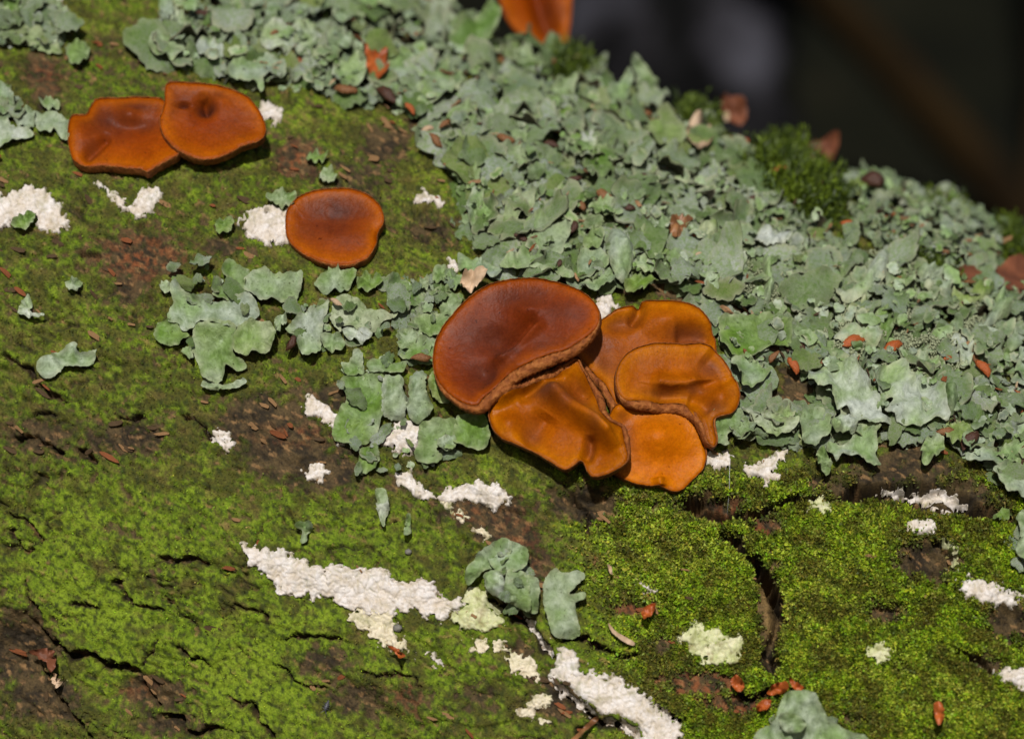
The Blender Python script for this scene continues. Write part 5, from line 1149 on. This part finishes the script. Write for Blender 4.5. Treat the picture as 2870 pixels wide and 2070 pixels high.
for a in [(1410, 430, 62, -20, 'b'), (1535, 448, 38, -10, 'd'), (1785, 352, 72, -45, 'b'), (1828, 392, 44, -30, 'b'), (1590, 218, 42, 60, 'p'), (1535, 220, 34, 70, 'b'), (1698, 300, 36, 40, 'b'), (2022, 352, 52, 70, 'p'), (1690, 590, 78, -35, 'b'), (1745, 622, 66, 12, 'd'), (1615, 612, 42, -60, 'b'), (1482, 525, 34, -5, 'd'), (1602, 540, 38, 12, 'd'), (1795, 536, 32, -40, 'd'),
          (1300, 300, 54, 40, 'b'), (1346, 302, 64, -30, 'b'), (1237, 388, 48, 55, 'b'), (1192, 402, 42, 10, 'p'), (1075, 308, 62, -40, 'd'), (1128, 306, 54, 5, 'b'), (1140, 346, 48, -65, 'r'), (1213, 432, 52, -48, 'b'), (965, 291, 54, -8, 'b'), (2172, 520, 44, 35, 'r'), (2215, 1056, 66, -75, 'r'), (2241, 1009, 40, -70, 'd'), (2382, 992, 62, 15, 'r'), (2489, 1010, 58, 30, 'r'), (2643, 1040, 24, 10, 'r'),
          (2742, 1069, 50, -65, 'r'), (2310, 1048, 42, 10, 'b'), (2780, 907, 30, 20, 'b'), (2365, 676, 48, -20, 'r'), (2643, 1240, 54, -8, 'b'), (1183, 1022, 42, 10, 'b'), (944, 868, 28, -25, 'p'), (820, 978, 48, 60, 'd'), (1880, 690, 62, -70, 'b'), (1910, 672, 46, 10, 'b'), (1960, 752, 48, 5, 'p'), (2100, 600, 40, -10, 'd'), (2060, 440, 46, -10, 'r'), (1115, 130, 30, 70, 'd'), (1250, 500, 26, 0, 'b'), (2690, 760, 30, 30, 'b'),
          (800, 115, 36, 10, 'd'), (560, 80, 46, -30, 'd'), (760, 135, 32, 20, 'b'), (1600, 670, 46, 70, 'd'), (1455, 700, 46, -30, 'd'), (1560, 770, 40, 60, 'd'), (2130, 920, 40, -80, 'p'), (2160, 1030, 36, 60, 'b'), (2510, 940, 40, 60, 'd'), (2560, 810, 50, 20, 'd'), (480, 5, 46, -10, 'b'), (1890, 780, 34, 30, 'd'), (2005, 765, 30, -30, 'b'), (1330, 195, 34, 70, 'p'), (2280, 560, 30, 20, 'b')]: husk(*a)
husk(2707, 1262, 70, 62, 'd', "large crumpled dark brown bud scale at the lower edge of the powdery lichen", .5)
husk(2420, 578, 74, 20, 'd', "plump dark round bud on the far lichen beyond the feathery moss", .8, .09)

def scrap(lab, poly, mat, lift=.03, wave=.03, curl=.03, stand=None, cat="leaf scrap", name="leaf_scrap"):
    o = hero(None, poly, 0, 0, lift, wave, curl, mat=mat, name=name, stand=stand, cren=1.5)
    if o: tag(o, lab, cat)
scrap("bright red brown leaf scrap with a curled stalk on the wide lichen mat", z2([(650, 385), (680, 380), (720, 440), (740, 500), (790, 470), (850, 500), (870, 600), (830, 640), (780, 600), (740, 560), (700, 440)]), M_HUSK_RED, .05)
scrap("brown bark flake lying on the log shoulder beside the far lichen tuft", z8([(1270, 300), (1480, 300), (1700, 270), (1920, 210), (1920, 440), (1760, 430), (1600, 400), (1420, 350)]), M_LEAF_DEAD, .012, .012, .012)  # thin sheet standing for bare brown bark
scrap("red brown dead leaf standing up behind the feathery moss tuft", z4([(320, 920), (450, 950), (620, 925), (610, 1060), (570, 1090), (500, 1060), (400, 1060)]), M_LEAF_DEAD, stand=(2290, 455, (.1, -.9, .3), .15))
scrap("small red brown leaf curl standing up on the log shoulder", z3([(1430, 680), (1490, 650), (1560, 680), (1600, 760), (1580, 840), (1500, 850), (1450, 760)]), M_LEAF_DEAD, stand=(2050, 375, (.1, -.9, .2), .1))
scrap("papery tan leaf scrap on the dense lichen mat below the upright lobes", z3([(1180, 980), (1240, 920), (1330, 1000), (1350, 1060), (1300, 1110), (1200, 1120)]), M_HUSK_PALE, .05)
scrap("curled red bark flake sticking out over dark bare bark", zB([(235, 1045), (320, 1030), (390, 1060), (412, 1140), (370, 1185), (345, 1120), (300, 1085)]), M_LEAF_DEAD, .05, cat="bark flake", name="bark_flake")
scrap("pale tan splinter of bark below the curled red flake", zB([(370, 1190), (400, 1200), (425, 1270), (400, 1280), (380, 1240)]), M_HUSK_PALE, .015, .01, cat="bark flake", name="bark_flake")
scrap("orange leaf scrap at the bottom of the branching crack", zE([(190, 1350), (230, 1290), (310, 1270), (330, 1320), (260, 1350)]), M_HUSK_RED)
scrap("pointed orange leaf scrap beside the crack bottom, tip on moss", zE([(330, 1250), (400, 1285), (425, 1315), (370, 1325)]), M_HUSK_RED)
scrap("orange scrap above the pale grey lichen in the lowest moss", zE([(115, 1455), (150, 1390), (215, 1390), (190, 1445)]), M_HUSK_RED)
scrap("upright orange seed scrap alone in yellow green leafy moss", zE([(1270, 1430), (1310, 1400), (1345, 1470), (1310, 1560), (1280, 1510)]), M_HUSK_RED)
scrap("bright orange speck scrap above the moss covered ridge", zD([(935, 830), (970, 780), (1025, 765), (1005, 830), (960, 868)]), M_HUSK_RED)
scrap("orange scrap tucked under the leafy moss overhang", zD([(1515, 1265), (1560, 1225), (1610, 1290), (1590, 1335), (1545, 1320)]), M_HUSK_RED)
scrap("crumpled orange brown scrap in the lichen behind the notched fungus", z7([(1090, 30), (1150, 20), (1225, 60), (1150, 110), (1125, 150), (1080, 100)]), M_HUSK, .05)
scrap("papery pale scrap poking out behind the broad brown disc", z6([(1375, 380), (1450, 340), (1545, 350), (1490, 420), (1410, 455)]), M_HUSK_PALE, .05)
scrap("thin tan bark strip along the mossy ridge", zD([(720, 880), (760, 930), (840, 975), (890, 1010), (870, 1030), (800, 990), (730, 930)]), M_HUSK_PALE, .012, .006, .006, cat="bark flake", name="bark_flake")
scrap("brown spindle scrap on mossy bark above the overhanging lichen", zD([(710, 500), (735, 520), (745, 570), (725, 560)]), M_HUSK_PALE, .015, cat="bark flake", name="bark_flake")
scrap("reddish bark flake below the tail of the long white band", zC([(930, 1020), (985, 1040), (1030, 1085), (1010, 1105), (960, 1060)]), M_HUSK_RED, .012, cat="bark flake", name="bark_flake")
scrap("dark brown bark strip bridging the deep crack", zD([(470, 1650), (560, 1560), (640, 1490), (660, 1510), (570, 1590), (500, 1660)]), M_HUSK, .05, .01, .01, cat="bark flake", name="bark_flake")

# ------------------------------------------------------------------ moss
NEARV = dv.reshape(-1, 3); NEARN = bn[D_].reshape(-1, 3)
mpx, mpy = project(NEARV)
mc = col_d.reshape(-1, 3); mw = mossy.ravel(); rgt = right.ravel()
inframe = (mpx > -40) & (mpx < 2910) & (mpy > -40) & (mpy < 2110) & (NEARN[:, 1] < -0.02)
def leaves(name, label, count, wgt, l0, l1, seed, spread, gain):
    rs = np.random.default_rng(seed)
    p = wgt / wgt.sum()
    ids = rs.choice(len(p), count, p=p)
    keep = np.ones(count, bool); X, Y = mpx[ids], mpy[ids]
    for P in CRUST_POLYS:
        bb = (X > P[:, 0].min()) & (X < P[:, 0].max()) & (Y > P[:, 1].min()) & (Y < P[:, 1].max())
        if bb.any():
            w_i = np.where(bb)[0]; ins = inside(X[w_i], Y[w_i], P)
            keep[w_i[ins & (rs.random(len(w_i)) < .97)]] = False
    ids = ids[keep]; n = len(ids)
    B = NEARV[ids] + rs.normal(0, .003, (n, 3)); nn = NEARN[ids]
    up = nn + rs.normal(0, spread, (n, 3)); up /= np.linalg.norm(up, axis=1, keepdims=True)
    sd_ = np.cross(up, rs.normal(0, 1, (n, 3))); sd_ /= np.linalg.norm(sd_, axis=1, keepdims=True) + 1e-9
    fr = np.cross(sd_, up)
    L = rs.uniform(l0, l1, (n, 1)); Wd = L * rs.uniform(.22, .38, (n, 1))
    base_ = B - nn * 0.002
    mid = B + up * L * .5
    tip = B + up * L * .95 + fr * L * rs.uniform(.1, .5, (n, 1))
    VV = np.stack([base_, mid + sd_ * Wd, tip, mid - sd_ * Wd], 1).reshape(-1, 3)
    FF = np.arange(n * 4).reshape(n, 4)
    c = np.maximum(mc[ids], V((.03, .036, .003))) * gain * rs.uniform(.8, 1.7, (n, 1)) * (1 + rs.normal(0, .10, (n, 3)))
    c = np.clip(c, 0.002, .42)
    cc_ = np.repeat(c[:, None], 4, 1)
    o = link(name, np_mesh(name, VV, FF, cc_.reshape(-1, 3), smooth=False), M_MOSS)
    return tag(o, label, "moss", None, "stuff")
leaves("moss", "leafy yellow green moss covering the bark around the branching crack", 150000, mw * rgt * inframe, .007, .0145, 31, .95, 1.75)
leaves("moss", "short olive and bright green moss film over the cracked bark", 90000, mw * (1 - rgt) * inframe * (1 - .6 * np.clip(BRIGHT.ravel(), 0, 1)), .003, .008, 32, 1.1, 1.35)

def chip_mesh(seed):
    rs = np.random.default_rng(4000 + seed)
    n = 9; th = np.linspace(0, 2 * np.pi, n, endpoint=False)
    r = rs.uniform(.7, 1.15, n)
    top = np.stack([r * np.cos(th), .42 * r * np.sin(th), .16 * rs.random(n) - .25 * (r * np.cos(th)) ** 2 * rs.uniform(-.6, .8)], 1)
    bot = top - V((0, 0, .14)); c = V([(0, 0, .12)]); 
    VV = np.vstack([top, bot, c]); i = np.arange(n); j = (i + 1) % n
    me = np_mesh("bark_chip", VV, [np.stack([i, j, j + n, i + n], 1)[:, ::-1], np.stack([i, j, np.full(n, 2 * n)], 1)], smooth=False)
    return me
M_CHIPS = [mat_simple("tan_chip", [(0.3, (0.13, 0.07, 0.028)), (0.7, (0.30, 0.17, 0.075))], 40, .8, .2, .4, .004), mat_simple("red_chip", [(0.3, (0.10, 0.03, 0.010)), (0.7, (0.26, 0.085, 0.03))], 40, .8, .2, .4, .004), mat_simple("brown_chip", [(0.3, (0.035, 0.022, 0.010)), (0.7, (0.10, 0.06, 0.028))], 40, .8, .2, .4, .004)]
CHIPM = []
for k in range(12):
    m_ = chip_mesh(k); m_.materials.append(M_CHIPS[k % 3]); CHIPM.append(m_)
rs = np.random.default_rng(77)
wgt = (0.15 + 0.85 * bare.ravel()) * (1 - .85 * rgt) * inframe * (1 - matz.ravel()) * sstep(-.2, .3, n_big.ravel() + .3 * n_mid.ravel())
ids = rs.choice(len(wgt), 290, p=wgt / wgt.sum(), replace=False)
for i in ids:
    red = RED.ravel()[i] > .35
    k = int(rs.integers(4)) * 3 + (1 if red and rs.random() < .8 else int(rs.choice([0, 0, 1, 2, 2])))
    o = bpy.data.objects.new("bark_chip", CHIPM[k]); COL.objects.link(o); o.parent = log
    zv = Vector(NEARN[i] + rs.normal(0, .22, 3)).normalized(); xv = Vector(AX + rs.normal(0, .35, 3)); xv = (xv - zv * xv.dot(zv)).normalized(); yv = zv.cross(xv)
    s_ = rs.uniform(.007, .012) + .010 * rs.random() ** 3
    o.matrix_world = Matrix.Translation(Vector(NEARV[i] + NEARN[i] * .009)) @ Matrix((xv, yv, zv)).transposed().to_4x4() @ Matrix.Diagonal((s_ * rs.uniform(1, 2), s_ * rs.uniform(.8, 1.4), s_, 1))

rs = np.random.default_rng(88)
LV, LF4, LF3, LC = [], [], [], []; k0 = 0
for root, poly, n, size, tilt, seed in MATS:
    if n < 100: continue
    P = V(poly); c = rs.uniform(P.min(0), P.max(0), (400, 2)); c = c[inside(c[:, 0], c[:, 1], P)]
    ok_ = np.array([on_log(q_[0], q_[1]) for q_ in c])
    for h in FUNGI_AREA: ok_ &= ~inside(c[:, 0], c[:, 1], V(h))
    c = c[ok_][:90]
    S = surf_s(c[:, 0], c[:, 1]); nn = base_normal(S)
    for i in range(len(c)):
        nv_ = 7; th = np.linspace(0, 2 * np.pi, nv_, endpoint=False); r_ = rs.uniform(.5, 1.2, nv_); el = rs.uniform(.2, .6)
        top = np.stack([r_ * np.cos(th), el * r_ * np.sin(th), rs.uniform(-.2, .25, nv_)], 1)
        v = np.vstack([top, top - V((0, 0, .12)), [(0, 0, rs.uniform(.05, .3))]])
        B = np.array(tri_basis(Vector(nn[i]) + Vector(rs.normal(0, .5, 3)) + Vector((0, -.3, 0)), rs.uniform(0, 6.28)))
        sc = rs.uniform(.006, .013) + .014 * rs.random() ** 3
        LV.append((v * sc * V((rs.uniform(1, 2), 1, 1))) @ B.T + S[i] + nn[i] * rs.uniform(.012, .065))
        a_ = np.arange(nv_); b_ = (a_ + 1) % nv_
        LF4.append(np.stack([a_ + nv_, b_ + nv_, b_, a_], 1) + k0); LF3.append(np.stack([a_, b_, np.full(nv_, 2 * nv_)], 1) + k0); k0 += 2 * nv_ + 1
        LC.append(np.tile(V([(.13, .06, .022), (.22, .12, .055), (.05, .026, .012), (.20, .06, .018), (.34, .24, .14)])[rs.integers(5)] * rs.uniform(.7, 1.2), (2 * nv_ + 1, 1)))
lit = link("litter", np_mesh("litter", np.vstack(LV), [np.vstack(LF4), np.vstack(LF3)], np.vstack(LC), smooth=False), mat_vcol("brown_litter", .7, .3, 90, (.6, 1.4), .4, .003))
tag(lit, "brown crumbs of bark and leaf caught all through the lichen mats", "litter", None, "stuff")

M_TUFT = mat_vcol("feathery_moss", 0.55, 0.3, 40, (0.8, 1.2), 0)
def tuft(label, poly, n, l0, l1, seed):
    rs = np.random.default_rng(seed)
    P = V(poly); c = rs.uniform(P.min(0), P.max(0), (n * 4, 2)); c = c[inside(c[:, 0], c[:, 1], P)][:n]
    S = surf_s(c[:, 0], c[:, 1]); nn = base_normal(S)
    m = len(c)
    up = nn * 0.8 + V((0.05, -.15, .75)) + rs.normal(0, .38, (m, 3)); up /= np.linalg.norm(up, axis=1, keepdims=True)
    L = rs.uniform(l0, l1, (m, 1))
    bend = rs.normal(0, .35, (m, 3))
    VVs, FFs, CCs = [], [], []
    base_c = mix(V((0.014, 0.026, 0.002)), V((0.10, 0.145, 0.008)), rs.random(m) ** 1.5)
    # each shoot: a curved stem with pairs of narrow leaflets
    k = 7; cnt = 0
    for j in range(k):
        t = (j + .5) / k
        B = S + up * L * t + bend * L * t * t * .6
        for s_ in (-1, 1, 0):
            dirv = up * .75 + rs.normal(0, .42, (m, 3)); dirv /= np.linalg.norm(dirv, axis=1, keepdims=True)
            sv = np.cross(dirv, rs.normal(0, 1, (m, 3))); sv /= np.linalg.norm(sv, axis=1, keepdims=True) + 1e-9
            ll = L * rs.uniform(.28, .48, (m, 1)) * (1.05 - .4 * t); ww2 = ll * .11
            q4 = np.stack([B, B + dirv * ll * .45 + sv * ww2, B + dirv * ll, B + dirv * ll * .45 - sv * ww2], 1)
            VVs.append(q4.reshape(-1, 3)); FFs.append(np.arange(m * 4).reshape(m, 4) + cnt); cnt += m * 4
            CCs.append(np.repeat((base_c * 1.1 * rs.uniform(.8, 1.25, (m, 1)))[:, None], 4, 1).reshape(-1, 3))
    c0 = S.mean(0)
    o = link("moss_tuft", np_mesh("moss_tuft", np.vstack(VVs) - c0, np.vstack(FFs), np.vstack(CCs), smooth=False), M_TUFT)
    o.location = c0
    tag(o, label, "moss tuft", "feathery moss tufts on the log shoulder")
tuft("large feathery green moss tuft on the log shoulder, the fullest one", [(2075, 490), (2110, 430), (2190, 430), (2290, 500), (2350, 570), (2340, 640), (2280, 640), (2200, 590), (2120, 560)], 520, .055, .105, 41)
tuft("small dark feathery moss tuft at the foot of the upright fungus", [(1550, 190), (1590, 170), (1640, 210), (1650, 250), (1600, 260), (1560, 240)], 140, .06, .10, 42)
tuft("short feathery moss tuft beside the standing lichen lobes", [(1900, 320), (1970, 340), (2000, 390), (1940, 410), (1890, 370)], 110, .05, .09, 43)
tuft("short feathery moss tuft behind the far lichen", [(2610, 590), (2680, 600), (2690, 640), (2620, 630)], 90, .05, .09, 44)
tuft("low feathery moss strip between the powdery mat and the brown bark flake", [(2480, 720), (2600, 760), (2680, 800), (2600, 810), (2500, 770)], 150, .04, .07, 45)
tuft("low feathery moss fringe where the log shoulder drops from sight", [(2780, 640), (2880, 650), (2890, 760), (2800, 740)], 120, .05, .08, 46)

# ------------------------------------------------------------------ a springtail, a spider thread and a grain of grit
S = surf_s(np.array([918.]), np.array([1975.]))[0]; nv = base_normal(S[None])[0]
M_BUG = mat_simple("blue_grey_springtail", [(0.3, (0.025, 0.024, 0.028)), (0.7, (0.08, 0.08, 0.092))], 30, 0.4, 0.5, 0.2, 0.004)
root = empty("springtail", tuple(S + nv * .012), "tiny blue grey springtail crawling on bright moss", "insect")
ax = V((0.35, 0, 0.93)); ax = ax - nv * (ax @ nv); ax /= np.linalg.norm(ax); lat = np.cross(nv, ax)
tt = np.linspace(0, 1, 26)
root.scale = (.72, .72, .72)
rad = 0.0085 * np.sin(np.pi * np.clip(tt * .96 + .02, 0, 1)) ** .55 * (1 + .10 * np.sin(tt * 38)) * (1 - .25 * (tt > .8))
pts = [ax * (k - .5) * .044 for k in tt]
link("body", tube_mesh("body", pts, list(rad), 10, 0.0, 0), M_BUG, root)
for s_ in (-1, 1):
    link("antenna", tube_mesh("antenna", [ax * -.021 + lat * s_ * .003, ax * -.030 + lat * s_ * .009, ax * -.036 + lat * s_ * .016], [.0012, .001, .0008], 6, 0), M_BUG, root)
    for k in (-.3, -.1, .1):
        link("leg", tube_mesh("leg", [ax * k * .044, ax * k * .044 + lat * s_ * .012 + nv * .002, ax * k * .05 + lat * s_ * .018 - nv * .012], [.0014, .0012, .001], 6, 0), M_BUG, root)
M_SILK = mat_simple("spider_silk", [(0.3, (.6, .6, .6)), (0.7, (.8, .8, .8))], 5, 0.4, 0.5, 0)
sa = surf(np.array([2041.]), np.array([1290.]))[0] + V((0, -.07, 0)); sb = surf(np.array([2036.]), np.array([1450.]))[0] + V((0, -.01, 0))
tag(link("spider_thread", tube_mesh("spider_thread", [sa, (sa + sb) / 2 + V((.003, 0, -.004)), sb], [.0004] * 3, 6, 0), M_SILK), "fine spider thread hanging over the dark hollow beside the cluster", "thread")
M_GRIT = mat_simple("grey_grit", [(0.3, (.09, .085, .07)), (0.7, (.20, .19, .16))], 30, .8, .2, .4, .005)
for gx_, gy_, gr, lab in ((1115, 1758, .013, "grey grain of grit stuck in the cream crust tongue"), (1145, 1545, .010, "grey grain of grit on moss above the long white band")):
    S = surf(np.array([float(gx_)]), np.array([float(gy_)]))[0] + V((0, -.012, 0))
    th = np.linspace(0, np.pi, 9)[:, None]; fi = np.linspace(0, 2 * np.pi, 12, endpoint=False)[None]
    nx, ny, nz = np.sin(th) * np.cos(fi), np.sin(th) * np.sin(fi), np.cos(th) + 0 * fi
    rr = gr * (1 + .35 * noise(nx * 1.8 + 3, ny * 1.8 + nz * 2, 170))
    kx = np.arange(9 * 12).reshape(9, 12); kk = np.roll(kx, -1, 1)
    o = link("grit_grain", np_mesh("grit_grain", np.stack([rr * nx, rr * ny * .7, rr * nz * .8], -1).reshape(-1, 3), np.stack([kx[:-1], kx[1:], kk[1:], kk[:-1]], -1).reshape(-1, 4)), M_GRIT)
    o.location = S; tag(o, lab, "grit")
